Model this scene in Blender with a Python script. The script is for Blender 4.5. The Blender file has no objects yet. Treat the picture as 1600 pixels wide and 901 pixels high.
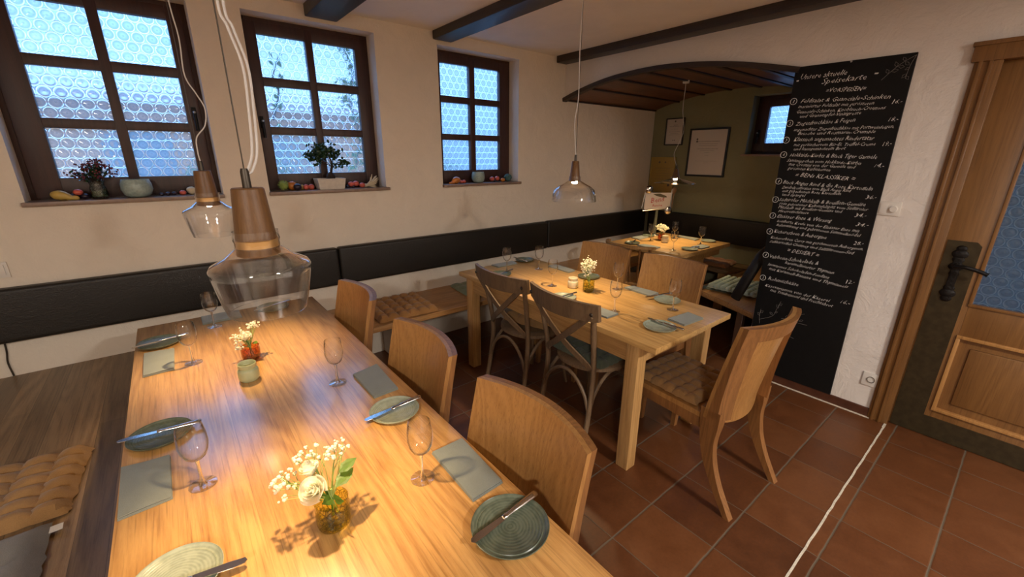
import bpy, bmesh, math, random
from mathutils import Vector, Matrix, Quaternion
random.seed(7)
PI=math.pi
sc=bpy.context.scene
C=sc.collection
# ------------------------------------------------------------------ camera, light, exposure
W,M,G,ZC=3.223,3.260,4.841,2.50      # window wall y, menu wall x, alcove back wall x, ceiling z
cam=bpy.data.cameras.new('camera'); camo=bpy.data.objects.new('camera',cam); C.objects.link(camo)
cam.sensor_width=36; cam.lens=36*654.2/1600; cam.clip_start=.02
r_=Vector((0.77936018,-0.62655536,0.00510881)); u_=Vector((0.18597731,0.23910432,0.95301708)); f_=Vector((0.5983395,0.74179344,-0.30287346))
mw=Matrix(((r_.x,u_.x,-f_.x,0),(r_.y,u_.y,-f_.y,0),(r_.z,u_.z,-f_.z,1.5975),(0,0,0,1)))
camo.matrix_world=mw
sc.camera=camo
sc.view_settings.view_transform='Standard'; sc.view_settings.look='None'
sc.view_settings.gamma=1.0; sc.view_settings.use_curve_mapping=False
sc.view_settings.exposure=0.74
world=bpy.data.worlds.new('sky'); sc.world=world; world.use_nodes=True
bg=world.node_tree.nodes['Background']; bg.inputs[0].default_value=(.24,.50,1.0,1); bg.inputs[1].default_value=3.0
# overcast evening sky: brighter overhead than at the horizon
wn_=world.node_tree; tc_=wn_.nodes.new('ShaderNodeTexCoord'); sx_=wn_.nodes.new('ShaderNodeSeparateXYZ'); wn_.links.new(tc_.outputs['Generated'],sx_.inputs[0])
ma_=wn_.nodes.new('ShaderNodeMath'); ma_.operation='MAXIMUM'; wn_.links.new(sx_.outputs[2],ma_.inputs[0]); ma_.inputs[1].default_value=0
mb_=wn_.nodes.new('ShaderNodeMath'); mb_.operation='MULTIPLY_ADD'; wn_.links.new(ma_.outputs[0],mb_.inputs[0]); mb_.inputs[1].default_value=5.5; mb_.inputs[2].default_value=1.0
wn_.links.new(mb_.outputs[0],bg.inputs[1])
LAMP_W=21.0; WARM=(1.0,.70,.36); FILL_W=66.0; FILL_C=(1.0,.93,.85)
sc.cycles.use_denoising=True
sc.cycles.max_bounces=10; sc.cycles.transparent_max_bounces=24; sc.cycles.sample_clamp_indirect=4.0
sc.cycles.caustics_reflective=False; sc.cycles.blur_glossy=.5

# ------------------------------------------------------------------ helpers
def thing(name,label,cat,loc=(0,0,0),rotz=0,group=None,kind=None):
    o=bpy.data.objects.new(name,None); C.objects.link(o); o.empty_display_size=.05
    o.location=loc; o.rotation_euler=(0,0,rotz)
    tag(o,label,cat,group,kind); return o
def tag(o,label=None,cat=None,group=None,kind=None):
    if label: o['label']=label
    if cat: o['category']=cat
    if group: o['group']=group
    if kind: o['kind']=kind
    return o
def obj(name,bm,mat,parent=None,smooth=False):
    me=bpy.data.meshes.new(name); bmesh.ops.recalc_face_normals(bm,faces=bm.faces)
    bm.to_mesh(me); bm.free()
    if mat: me.materials.append(mat)
    if smooth:
        for p in me.polygons: p.use_smooth=True
        try: me.set_sharp_from_angle(angle=math.radians(40))
        except Exception: pass
    o=bpy.data.objects.new(name,me); C.objects.link(o)
    if parent: o.parent=parent
    return o
def struct(name,bm,mat,smooth=False):
    o=obj(name,bm,mat,None,smooth); o['kind']='structure'; return o
def copy_tree(o,parent=None):
    c=o.copy(); C.objects.link(c)
    if parent: c.parent=parent
    for ch in list(o.children): copy_tree(ch,c)
    return c
def dup(o,loc,rotz,label,group=None):
    c=copy_tree(o); c.location=loc; c.rotation_euler=(0,0,rotz); c['label']=label
    if group: c['group']=group
    return c
def B(): return bmesh.new()
def box(bm,x0,x1,y0,y1,z0,z1,bev=0,mtx=None,seg=2):
    vs=[bm.verts.new(p) for p in ((x0,y0,z0),(x1,y0,z0),(x1,y1,z0),(x0,y1,z0),(x0,y0,z1),(x1,y0,z1),(x1,y1,z1),(x0,y1,z1))]
    fs=[bm.faces.new([vs[i] for i in f]) for f in ((0,3,2,1),(4,5,6,7),(0,1,5,4),(1,2,6,5),(2,3,7,6),(3,0,4,7))]
    if bev>0:
        es=list({e for f in fs for e in f.edges})
        r=bmesh.ops.bevel(bm,geom=es,offset=bev,segments=seg,affect='EDGES',profile=.6)
        vs=list({v for f in r['faces'] for v in f.verts}|set(v for v in vs if v.is_valid))
    if mtx: bmesh.ops.transform(bm,matrix=mtx,verts=[v for v in vs if v.is_valid])
    return vs
def lathe(bm,prof,seg=32,c=(0,0,0),sy=1.0,cap=False):
    rings=[]
    for r,z in prof:
        if r<1e-5: rings.append([bm.verts.new((c[0],c[1],c[2]+z))])
        else: rings.append([bm.verts.new((c[0]+r*math.cos(2*PI*i/seg),c[1]+sy*r*math.sin(2*PI*i/seg),c[2]+z)) for i in range(seg)])
    for a,b in zip(rings[:-1],rings[1:]):
        for i in range(seg):
            j=(i+1)%seg
            if len(a)==1 and len(b)==1: continue
            if len(a)==1: bm.faces.new((a[0],b[i],b[j]))
            elif len(b)==1: bm.faces.new((a[i],b[0],a[j]))
            else: bm.faces.new((a[i],a[j],b[j],b[i]))
    return rings
def circ(n=8): return [(math.cos(2*PI*i/n),math.sin(2*PI*i/n)) for i in range(n)]
def rect(w,t): return [(-w/2,-t/2),(w/2,-t/2),(w/2,t/2),(-w/2,t/2)]
def sweep(bm,path,sec,hint=(0,0,1),scales=None,closed=False):
    P=[Vector(p) for p in path]; n=len(P); N=Vector(hint); rings=[]
    for i,p in enumerate(P):
        if closed: T=P[(i+1)%n]-P[i-1]
        else: T=P[min(i+1,n-1)]-P[max(i-1,0)]
        T.normalize(); S=T.cross(N)
        if S.length<1e-4: S=T.cross(Vector((1,0.01,0)))
        S.normalize(); U=S.cross(T)
        s=scales[i] if scales else 1.0
        if not isinstance(s,(tuple,list)): s=(s,s)
        rings.append([bm.verts.new(p+S*(a*s[0])+U*(b*s[1])) for a,b in sec])
    m=len(sec); R=range(n if closed else n-1)
    for i in R:
        a=rings[i]; b=rings[(i+1)%n]
        for k in range(m):
            bm.faces.new((a[k],a[(k+1)%m],b[(k+1)%m],b[k]))
    if not closed:
        bm.faces.new(rings[0][::-1]); bm.faces.new(rings[-1])
def tube(bm,path,r,n=8,hint=(0,0,1),closed=False):
    if isinstance(r,(list,tuple)): sweep(bm,path,circ(n),hint,list(r),closed)
    else: sweep(bm,path,[(a*r,b*r) for a,b in circ(n)],hint,None,closed)
def smoothpath(pts,k=6):
    P=[Vector(p) for p in pts]; P=[P[0]*2-P[1]]+P+[P[-1]*2-P[-2]]; out=[]
    for i in range(1,len(P)-2):
        for j in range(k):
            t=j/k; a,b,c,d=P[i-1:i+3]
            out.append(.5*((2*b)+(c-a)*t+(2*a-5*b+4*c-d)*t*t+(3*b-a-3*c+d)*t**3))
    out.append(P[-2]); return out
def prism(bm,poly,axis,a0,a1):
    def mk(p,a):
        if axis=='x': return (a,p[0],p[1])
        if axis=='y': return (p[0],a,p[1])
        return (p[0],p[1],a)
    A=[bm.verts.new(mk(p,a0)) for p in poly]; Bv=[bm.verts.new(mk(p,a1)) for p in poly]; n=len(poly)
    bm.faces.new(A[::-1]); bm.faces.new(Bv)
    for i in range(n): bm.faces.new((A[i],A[(i+1)%n],Bv[(i+1)%n],Bv[i]))
def slab(bm,fn,nu,nv,th):
    """closed sheet: fn(u,v)->Vector front surface and offset vector th(u,v)"""
    F=[[bm.verts.new(fn(i/nu,j/nv)) for j in range(nv+1)] for i in range(nu+1)]
    K=[[bm.verts.new(fn(i/nu,j/nv)+th(i/nu,j/nv)) for j in range(nv+1)] for i in range(nu+1)]
    for i in range(nu):
        for j in range(nv):
            bm.faces.new((F[i][j],F[i+1][j],F[i+1][j+1],F[i][j+1]))
            bm.faces.new((K[i][j+1],K[i+1][j+1],K[i+1][j],K[i][j]))
    for i in range(nu):
        bm.faces.new((F[i+1][0],F[i][0],K[i][0],K[i+1][0])); bm.faces.new((F[i][nv],F[i+1][nv],K[i+1][nv],K[i][nv]))
    for j in range(nv):
        bm.faces.new((F[0][j],F[0][j+1],K[0][j+1],K[0][j])); bm.faces.new((F[nu][j+1],F[nu][j],K[nu][j],K[nu][j+1]))
def blob(bm,c,r,sub=1,sc3=(1,1,1),rot=None,jit=0):
    m=Matrix.Translation(c)
    if rot is not None: m=m@rot
    g=bmesh.ops.create_icosphere(bm,subdivisions=sub,radius=r,matrix=m@Matrix.Diagonal((*sc3,1)))
    if jit:
        for v in g['verts']: v.co+=Vector([random.uniform(-jit,jit) for _ in range(3)])
    return g['verts']

# ------------------------------------------------------------------ materials
def newmat(name):
    m=bpy.data.materials.new(name); m.use_nodes=True; nt=m.node_tree
    return m,nt,nt.nodes['Principled BSDF']
def nd(nt,t,**kw):
    n=nt.nodes.new(t)
    for k,v in kw.items():
        if k.startswith('i_'):
            key=k[2:]; key=int(key) if key.isdigit() else key.replace('_',' ')
            n.inputs[key].default_value=v
        else: setattr(n,k,v)
    return n
def mth(nt,op,a,b=None,c=None):
    n=nt.nodes.new('ShaderNodeMath'); n.operation=op
    for i,x in enumerate((a,b,c)):
        if x is None: continue
        if hasattr(x,'is_linked'): nt.links.new(x,n.inputs[i])
        else: n.inputs[i].default_value=x
    return n.outputs[0]
def ramp(nt,fac,stops):
    n=nt.nodes.new('ShaderNodeValToRGB'); nt.links.new(fac,n.inputs[0]); e=n.color_ramp.elements
    while len(e)<len(stops): e.new(.5)
    for el,(p,c) in zip(e,stops):
        el.position=p; el.color=(*c,1) if len(c)==3 else c
    return n.outputs[0]
def mapping(nt,scale,coord='Object',loc=(0,0,0)):
    tc=nt.nodes.new('ShaderNodeTexCoord'); mp=nt.nodes.new('ShaderNodeMapping')
    nt.links.new(tc.outputs[coord],mp.inputs[0]); mp.inputs['Scale'].default_value=scale; mp.inputs['Location'].default_value=loc
    return mp.outputs[0]
def mixc(nt,fac,a,b,mode='MIX'):
    n=nt.nodes.new('ShaderNodeMix'); n.data_type='RGBA'; n.blend_type=mode
    for x,s in ((fac,n.inputs[0]),(a,n.inputs[6]),(b,n.inputs[7])):
        if hasattr(x,'is_linked'): nt.links.new(x,s)
        else: s.default_value=x if not isinstance(x,tuple) else ((*x,1) if len(x)==3 else x)
    return n.outputs[2]
def bump(nt,h,strength,dist,bs):
    b=nt.nodes.new('ShaderNodeBump'); b.inputs['Strength'].default_value=strength; b.inputs['Distance'].default_value=dist
    nt.links.new(h,b.inputs['Height']); nt.links.new(b.outputs[0],bs.inputs['Normal']); return b
def plain(name,col,rough=.5,metal=0,nscale=0,nstr=0,var=0,coat=0,spec=None):
    m,nt,bs=newmat(name); bs.inputs['Base Color'].default_value=(*col,1); bs.inputs['Roughness'].default_value=rough
    bs.inputs['Metallic'].default_value=metal; bs.inputs['Coat Weight'].default_value=coat
    if spec is not None: bs.inputs['Specular IOR Level'].default_value=spec
    if nscale:
        n=nd(nt,'ShaderNodeTexNoise',i_Scale=nscale,i_Detail=5.0); nt.links.new(mapping(nt,(1,1,1)),n.inputs[0])
        if nstr: bump(nt,n.outputs[0],nstr,.01,bs)
        if var:
            c2=tuple(x*(1-var) for x in col)
            nt.links.new(ramp(nt,n.outputs[0],[(.35,c2),(.65,col)]),bs.inputs['Base Color'])
    return m
def plaster(name,col,big=7,strength=.5):
    m,nt,bs=newmat(name); mp=mapping(nt,(1,1,1))
    a=nd(nt,'ShaderNodeTexNoise',i_Scale=float(big),i_Detail=8.0,i_Roughness=.62,i_Distortion=.6); nt.links.new(mp,a.inputs[0])
    b=nd(nt,'ShaderNodeTexNoise',i_Scale=90.0,i_Detail=3.0); nt.links.new(mp,b.inputs[0])
    h=mth(nt,'MULTIPLY_ADD',b.outputs[0],.12,a.outputs[0])
    bump(nt,h,strength,.02,bs); bs.inputs['Roughness'].default_value=.85
    nt.links.new(ramp(nt,a.outputs[0],[(.3,tuple(x*.94 for x in col)),(.7,col)]),bs.inputs['Base Color'])
    return m
def wood(name,light,dark,axis='Y',sc_=1.0,rough=.35,coat=0.0,plank=None,pvar=.25,paxis='X',contrast=1.0,bstr=.08,seam=.6,pores=.5):
    m,nt,bs=newmat(name)
    k=22*sc_; s=[k,k,k]; s['XYZ'.index(axis)]=k/14
    tc=nt.nodes.new('ShaderNodeTexCoord'); vec=tc.outputs['Object']
    fac=None
    if plank:
        sx=nt.nodes.new('ShaderNodeSeparateXYZ'); nt.links.new(vec,sx.inputs[0])
        q=mth(nt,'DIVIDE',sx.outputs['XYZ'.index(paxis)],plank); fl=mth(nt,'FLOOR',q)
        wn=nt.nodes.new('ShaderNodeTexWhiteNoise'); wn.noise_dimensions='1D'; nt.links.new(fl,wn.inputs['W'])
        off=nt.nodes.new('ShaderNodeVectorMath'); off.operation='MULTIPLY_ADD'
        nt.links.new(wn.outputs['Color'],off.inputs[0]); off.inputs[1].default_value=(7,7,7); nt.links.new(vec,off.inputs[2])
        # staves of random length: second random along the axis
        ax=mth(nt,'MULTIPLY_ADD',wn.outputs['Value'],3.7,sx.outputs['XYZ'.index(axis)])
        q2=mth(nt,'FLOOR',mth(nt,'DIVIDE',ax,1.1)); wn2=nt.nodes.new('ShaderNodeTexWhiteNoise'); wn2.noise_dimensions='2D'
        cb=nt.nodes.new('ShaderNodeCombineXYZ'); nt.links.new(fl,cb.inputs[0]); nt.links.new(q2,cb.inputs[1]); nt.links.new(cb.outputs[0],wn2.inputs['Vector'])
        fac=wn2.outputs['Value']; vec=off.outputs[0]; frac=mth(nt,'FRACT',q)
    mp=nt.nodes.new('ShaderNodeMapping'); nt.links.new(vec,mp.inputs[0]); mp.inputs['Scale'].default_value=s
    n1=nd(nt,'ShaderNodeTexNoise',i_Scale=.35,i_Detail=2.0,i_Distortion=.4); nt.links.new(mp.outputs[0],n1.inputs[0])
    rings=mth(nt,'SINE',mth(nt,'MULTIPLY',n1.outputs[0],110.0))
    n2=nd(nt,'ShaderNodeTexNoise',i_Scale=6.5,i_Detail=8.0,i_Roughness=.78); nt.links.new(mp.outputs[0],n2.inputs[0])
    n3=nd(nt,'ShaderNodeTexNoise',i_Scale=.5,i_Detail=2.0); nt.links.new(mp.outputs[0],n3.inputs[0])
    v=mth(nt,'MULTIPLY_ADD',rings,.085*contrast,mth(nt,'MULTIPLY_ADD',n2.outputs[0],.75*contrast,mth(nt,'MULTIPLY_ADD',n3.outputs[0],.5,-.12)))
    col=ramp(nt,v,[(.2,dark),(.62,light)])
    n5=nd(nt,'ShaderNodeTexNoise',i_Scale=15.0,i_Detail=3.0,i_Roughness=.6); mp5=nt.nodes.new('ShaderNodeMapping'); nt.links.new(vec,mp5.inputs[0]); s5=list(s); s5['XYZ'.index(axis)]=k/48; mp5.inputs['Scale'].default_value=s5; nt.links.new(mp5.outputs[0],n5.inputs[0])
    po=ramp(nt,n5.outputs[0],[(.33,(.52,.48,.44)),(.46,(1,1,1))]); col=mixc(nt,pores,col,po,'MULTIPLY')
    if fac is not None:
        br=mth(nt,'MULTIPLY_ADD',fac,pvar,1-pvar*.6)
        vm=nt.nodes.new('ShaderNodeVectorMath'); vm.operation='SCALE'; nt.links.new(col,vm.inputs[0]); nt.links.new(br,vm.inputs[3]); col=vm.outputs[0]
        ln=mth(nt,'LESS_THAN',mth(nt,'ABSOLUTE',mth(nt,'SUBTRACT',frac,.5)),.492)
        nt.nodes; dkv=nt.nodes.new('ShaderNodeVectorMath'); dkv.operation='SCALE'; nt.links.new(col,dkv.inputs[0]); dkv.inputs[3].default_value=1-seam; col=mixc(nt,ln,dkv.outputs[0],col)
    nt.links.new(col,bs.inputs['Base Color']); bs.inputs['Roughness'].default_value=rough; bs.inputs['Coat Weight'].default_value=coat
    bs.inputs['Coat Roughness'].default_value=.2; bs.inputs['Coat IOR'].default_value=1.75 if coat>=1 else 1.5
    bump(nt,n2.outputs[0],bstr,.004,bs)
    return m
def thinglass(name,tint=(.96,.98,1),rough=.02,gloss=1.0,edge=.35,base=.03,bumpn=0,refr=1.1,pw=3.5):
    m=bpy.data.materials.new(name); m.use_nodes=True; nt=m.node_tree; nt.nodes.clear()
    out=nt.nodes.new('ShaderNodeOutputMaterial'); mix=nt.nodes.new('ShaderNodeMixShader')
    tr=nt.nodes.new('ShaderNodeBsdfTransparent'); gl=nt.nodes.new('ShaderNodeBsdfGlossy')
    gl.inputs['Roughness'].default_value=rough; gl.inputs['Color'].default_value=(1,1,1,1)
    lw=nt.nodes.new('ShaderNodeLayerWeight'); lw.inputs[0].default_value=.5
    f=mth(nt,'POWER',lw.outputs['Facing'],pw); fac=mth(nt,'MINIMUM',mth(nt,'MULTIPLY_ADD',f,.75*gloss,base),.95)
    e=mth(nt,'POWER',lw.outputs['Facing'],2.5)
    c=mixc(nt,mth(nt,'MULTIPLY',e,1.0),tint,tuple(x*(1-edge) for x in tint))
    rf=nt.nodes.new('ShaderNodeBsdfRefraction'); rf.inputs['IOR'].default_value=1.4; rf.inputs['Roughness'].default_value=0.0; nt.links.new(c,rf.inputs[0])
    mr=nt.nodes.new('ShaderNodeMixShader'); nt.links.new(mth(nt,'MINIMUM',mth(nt,'MULTIPLY',f,refr),.9),mr.inputs[0]); nt.links.new(tr.outputs[0],mr.inputs[1]); nt.links.new(rf.outputs[0],mr.inputs[2])
    nt.links.new(c,tr.inputs[0]); nt.links.new(fac,mix.inputs[0]); nt.links.new(mr.outputs[0],mix.inputs[1]); nt.links.new(gl.outputs[0],mix.inputs[2])
    if bumpn:
        vo=nd(nt,'ShaderNodeTexVoronoi',i_Scale=float(bumpn)); vo.feature='DISTANCE_TO_EDGE'; nt.links.new(mapping(nt,(1,1,1)),vo.inputs[0])
        b=nt.nodes.new('ShaderNodeBump'); b.inputs['Strength'].default_value=.8; b.inputs['Distance'].default_value=.004
        sm=mth(nt,'MINIMUM',vo.outputs['Distance'],.12); nt.links.new(sm,b.inputs['Height']); nt.links.new(b.outputs[0],gl.inputs['Normal']); nt.links.new(b.outputs[0],lw.inputs['Normal'])
        dk=mth(nt,'GREATER_THAN',vo.outputs['Distance'],.05); c2=mixc(nt,dk,tuple(x*.55 for x in tint),c); nt.links.new(c2,tr.inputs[0])
    nt.links.new(mix.outputs[0],out.inputs[0]); return m
def bullseye(name,ax,a=.062,lit=1.0):
    """crown-glass roundels set in rows, seen against the light"""
    m=bpy.data.materials.new(name); m.use_nodes=True; nt=m.node_tree; nt.nodes.clear()
    out=nt.nodes.new('ShaderNodeOutputMaterial')
    tc=nt.nodes.new('ShaderNodeTexCoord'); sp=nt.nodes.new('ShaderNodeSeparateXYZ'); nt.links.new(tc.outputs['Object'],sp.inputs[0])
    b=a*1.66
    X=mth(nt,'DIVIDE',sp.outputs[ax],a); Z=mth(nt,'DIVIDE',sp.outputs[2],b)
    def cell(o):
        fx=mth(nt,'SUBTRACT',mth(nt,'FRACT',mth(nt,'ADD',X,o+40)),.5); fz=mth(nt,'MULTIPLY',mth(nt,'SUBTRACT',mth(nt,'FRACT',mth(nt,'ADD',Z,o+40)),.5),1.66)
        return mth(nt,'SQRT',mth(nt,'ADD',mth(nt,'MULTIPLY',fx,fx),mth(nt,'MULTIPLY',fz,fz)))
    d=mth(nt,'MINIMUM',cell(0.0),cell(.5))
    col=ramp(nt,d,[(0,(.36,.40,.42)),(.12,(.56,.58,.60)),(.36,(.36,.40,.43)),(.415,(1,1,1)),(.455,(1,1,1)),(.485,(.36,.42,.48)),(.53,(.55,.62,.68))])
    h=ramp(nt,d,[(0,(.55,)*3),(.3,(.2,)*3),(.40,(.35,)*3),(.44,(1,)*3),(.5,(.3,)*3),(.56,(.1,)*3)])
    bm=nt.nodes.new('ShaderNodeBump'); bm.inputs['Strength'].default_value=.9; bm.inputs['Distance'].default_value=.006; nt.links.new(h,bm.inputs['Height'])
    tr=nt.nodes.new('ShaderNodeBsdfTransparent'); rf=nt.nodes.new('ShaderNodeBsdfRefraction'); tl=nt.nodes.new('ShaderNodeBsdfTranslucent'); gl=nt.nodes.new('ShaderNodeBsdfGlossy')
    rf.inputs['IOR'].default_value=1.25; rf.inputs['Roughness'].default_value=.2; gl.inputs['Roughness'].default_value=.08
    nt.links.new(bm.outputs[0],rf.inputs['Normal']); nt.links.new(bm.outputs[0],gl.inputs['Normal'])
    for s in (tr,rf): nt.links.new(col,s.inputs[0])
    tl.inputs[0].default_value=(.8,.9,1,1)
    m1=nt.nodes.new('ShaderNodeMixShader'); m1.inputs[0].default_value=.7; nt.links.new(tr.outputs[0],m1.inputs[1]); nt.links.new(rf.outputs[0],m1.inputs[2])
    m2=nt.nodes.new('ShaderNodeMixShader'); m2.inputs[0].default_value=.13; nt.links.new(m1.outputs[0],m2.inputs[1]); nt.links.new(tl.outputs[0],m2.inputs[2])
    m3=nt.nodes.new('ShaderNodeMixShader'); m3.inputs[0].default_value=.05; nt.links.new(m2.outputs[0],m3.inputs[1]); nt.links.new(gl.outputs[0],m3.inputs[2])
    nt.links.new(m3.outputs[0],out.inputs[0]); return m
def emit(name,col,s):
    m=bpy.data.materials.new(name); m.use_nodes=True; nt=m.node_tree; nt.nodes.clear()
    out=nt.nodes.new('ShaderNodeOutputMaterial'); e=nt.nodes.new('ShaderNodeEmission'); e.inputs[0].default_value=(*col,1); e.inputs[1].default_value=s
    nt.links.new(e.outputs[0],out.inputs[0]); return m
def tiles(name):
    m,nt,bs=newmat(name); tc=nt.nodes.new('ShaderNodeTexCoord'); sp=nt.nodes.new('ShaderNodeSeparateXYZ'); nt.links.new(tc.outputs['Object'],sp.inputs[0])
    nz=nd(nt,'ShaderNodeTexNoise',i_Scale=14.0,i_Detail=3.0); nt.links.new(tc.outputs['Object'],nz.inputs[0])
    wob=mth(nt,'MULTIPLY',mth(nt,'SUBTRACT',nz.outputs[0],.5),.006)
    X=mth(nt,'DIVIDE',mth(nt,'SUBTRACT',mth(nt,'ADD',sp.outputs[0],wob),3.0215-30),.3002); Y=mth(nt,'DIVIDE',mth(nt,'SUBTRACT',mth(nt,'ADD',sp.outputs[1],wob),.278-30),.2995)
    fx,fy=mth(nt,'FRACT',X),mth(nt,'FRACT',Y)
    ex=mth(nt,'MINIMUM',fx,mth(nt,'SUBTRACT',1.0,fx)); ey=mth(nt,'MINIMUM',fy,mth(nt,'SUBTRACT',1.0,fy))
    # joints running away from the wall are wide, the cross joints thin
    g=mth(nt,'MINIMUM',mth(nt,'DIVIDE',ex,.45),ey)
    g=mth(nt,'MINIMUM',mth(nt,'MULTIPLY',ex,1.9),ey)
    gm=mth(nt,'LESS_THAN',g,.0125)
    cb=nt.nodes.new('ShaderNodeCombineXYZ'); nt.links.new(mth(nt,'FLOOR',X),cb.inputs[0]); nt.links.new(mth(nt,'FLOOR',Y),cb.inputs[1])
    wn=nt.nodes.new('ShaderNodeTexWhiteNoise'); wn.noise_dimensions='2D'; nt.links.new(cb.outputs[0],wn.inputs['Vector'])
    n2=nd(nt,'ShaderNodeTexNoise',i_Scale=9.0,i_Detail=7.0,i_Roughness=.65); nt.links.new(tc.outputs['Object'],n2.inputs[0])
    n4=nd(nt,'ShaderNodeTexNoise',i_Scale=70.0,i_Detail=4.0,i_Roughness=.7); nt.links.new(tc.outputs['Object'],n4.inputs[0])
    v=mth(nt,'MULTIPLY_ADD',wn.outputs['Value'],.30,mth(nt,'MULTIPLY_ADD',n4.outputs[0],.35,mth(nt,'MULTIPLY',n2.outputs[0],.5)))
    col=ramp(nt,v,[(.3,(.066,.021,.007)),(.55,(.118,.039,.012)),(.8,(.165,.060,.020))])
    col=mixc(nt,gm,col,(.13,.10,.07)); nt.links.new(col,bs.inputs['Base Color'])
    rr=mth(nt,'MULTIPLY_ADD',n2.outputs[0],.25,.30); nt.links.new(rr,bs.inputs['Roughness'])
    h=mth(nt,'MINIMUM',mth(nt,'MULTIPLY',g,14.0),.35); h=mth(nt,'MULTIPLY_ADD',n2.outputs[0],.25,h); bump(nt,h,.5,.008,bs)
    return m
def fabric(name,col,scale=420,rough=.95,var=.25):
    m,nt,bs=newmat(name); mp=mapping(nt,(1,1,1))
    a=nd(nt,'ShaderNodeTexNoise',i_Scale=float(scale),i_Detail=2.0); nt.links.new(mp,a.inputs[0])
    b=nd(nt,'ShaderNodeTexNoise',i_Scale=18.0,i_Detail=3.0); nt.links.new(mp,b.inputs[0])
    v=mth(nt,'MULTIPLY_ADD',b.outputs[0],.4,mth(nt,'MULTIPLY',a.outputs[0],.6))
    nt.links.new(ramp(nt,v,[(.35,tuple(x*(1-var) for x in col)),(.62,col)]),bs.inputs['Base Color']); bs.inputs['Roughness'].default_value=rough
    bs.inputs['Sheen Weight'].default_value=.2; bump(nt,a.outputs[0],.3,.002,bs); return m

m_wall=plaster('warm_plaster',(.80,.715,.60)); m_wallw=plaster('white_plaster',(.78,.72,.66),6,.6)
m_green=plaster('olive_plaster',(.24,.23,.135),5,.5); m_ceil=plaster('ceiling_paint',(.88,.85,.81),4,.2)
m_floor=tiles('terracotta_tiles'); m_grout=plain('white_grout',(.75,.68,.55),.8,0,60,.3,.25)
m_basetile=plain('dark_base_tile',(.10,.035,.018),.4,0,20,.2,.3)
m_beam=wood('dark_beam',(.036,.024,.018),(.012,.008,.007),'Y',.5,.45,0,contrast=1.2,bstr=.3)
m_arch=wood('arch_board',(.035,.020,.012),(.012,.008,.006),'Y',.5,.5)
m_planks=wood('ceiling_planks',(.16,.060,.024),(.055,.022,.010),'X',.6,.4)
m_winwood=wood('window_brown',(.055,.020,.013),(.025,.009,.006),'Z',.6,.42,bstr=.15)
m_sill=plain('sill_board',(.27,.18,.13),.35,0,30,.1,.2)
m_bull=bullseye('roundel_glass_x',0); m_bully=bullseye('roundel_glass_y',1); 
m_t1=wood('oak_table_top',(.68,.37,.12),(.38,.165,.042),'Y',.62,.36,1.0,plank=.14,pvar=.16,bstr=.04,seam=.18,contrast=1.0,pores=.6)
m_t2=wood('oak_light_top',(.68,.41,.15),(.42,.215,.060),'Y',.7,.32,.2,plank=.11,pvar=.12,bstr=.05,seam=.15)
m_t2leg=wood('oak_light_leg',(.58,.34,.13),(.36,.18,.055),'Z',.7,.4)
m_t2rail=wood('oak_light_rail',(.58,.34,.13),(.36,.18,.055),'Y',.7,.4)
m_chairw=wood('oak_chair',(.47,.245,.08),(.30,.14,.040),'Z',.75,.34,.2,contrast=.8)
m_chairf=wood('oak_chair_frame',(.29,.13,.042),(.15,.065,.022),'Z',.75,.38)
m_bist=wood('weathered_elm',(.205,.128,.068),(.085,.052,.029),'Z',.9,.5,contrast=1.2,bstr=.2)
m_cane=plain('woven_cane',(.30,.17,.07),.7,0,260,.8,.4)
m_bench=wood('oak_bench',(.30,.19,.095),(.11,.066,.030),'Y',.6,.42,.05,plank=.085,pvar=.65,contrast=1.1)
m_benchx=wood('oak_bench_long',(.50,.26,.09),(.26,.12,.036),'X',.6,.4,.1)
m_leather=plain('black_leather',(.016,.013,.010),.42,0,140,.25,.2,spec=.4)
m_tan=fabric('tan_fabric',(.35,.19,.068)); m_grey=fabric('grey_felt',(.215,.20,.175)); m_dgreen=fabric('green_fabric',(.10,.115,.075)); m_sage=fabric('sage_fabric',(.52,.62,.49)); m_olive=fabric('olive_fabric',(.15,.165,.10)); m_rust=fabric('rust_fabric',(.36,.15,.05))
m_nap=fabric('napkin_linen',(.25,.27,.235),600,.9,.15)
m_plate=None
def stoneware(name,c1,c2):
    m,nt,bs=newmat(name); tc=nt.nodes.new('ShaderNodeTexCoord'); sp=nt.nodes.new('ShaderNodeSeparateXYZ'); nt.links.new(tc.outputs['Object'],sp.inputs[0])
    r=mth(nt,'SQRT',mth(nt,'ADD',mth(nt,'MULTIPLY',sp.outputs[0],sp.outputs[0]),mth(nt,'MULTIPLY',sp.outputs[1],sp.outputs[1])))
    s=mth(nt,'SINE',mth(nt,'MULTIPLY',r,900.0)); n=nd(nt,'ShaderNodeTexNoise',i_Scale=60.0,i_Detail=4.0); nt.links.new(tc.outputs['Object'],n.inputs[0])
    v=mth(nt,'MULTIPLY_ADD',s,.12,n.outputs[0]); nt.links.new(ramp(nt,v,[(.3,c2),(.65,c1)]),bs.inputs['Base Color']); bs.inputs['Roughness'].default_value=.3
    bump(nt,s,.15,.001,bs); return m
m_plate=stoneware('green_stoneware',(.155,.18,.125),(.085,.105,.07)); m_plate2=stoneware('pale_stoneware',(.36,.39,.30),(.26,.29,.22))
m_glass=thinglass('clear_glass',(.99,.99,.99),.02,1.3,.0,.03,0,2.5,4.5); m_realglass=plain('stem_glass',(.98,.98,.98),.02); m_realglass.node_tree.nodes['Principled BSDF'].inputs['Transmission Weight'].default_value=1.0; m_gsolid=thinglass('solid_glass',(.99,.99,.99),.03,1.1,.0,.11,0,.6,2.6); m_lampglass=thinglass('lamp_glass',(.99,.99,.99),.02,1.5,.0,.05,0,1.0,3.2)
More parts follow.
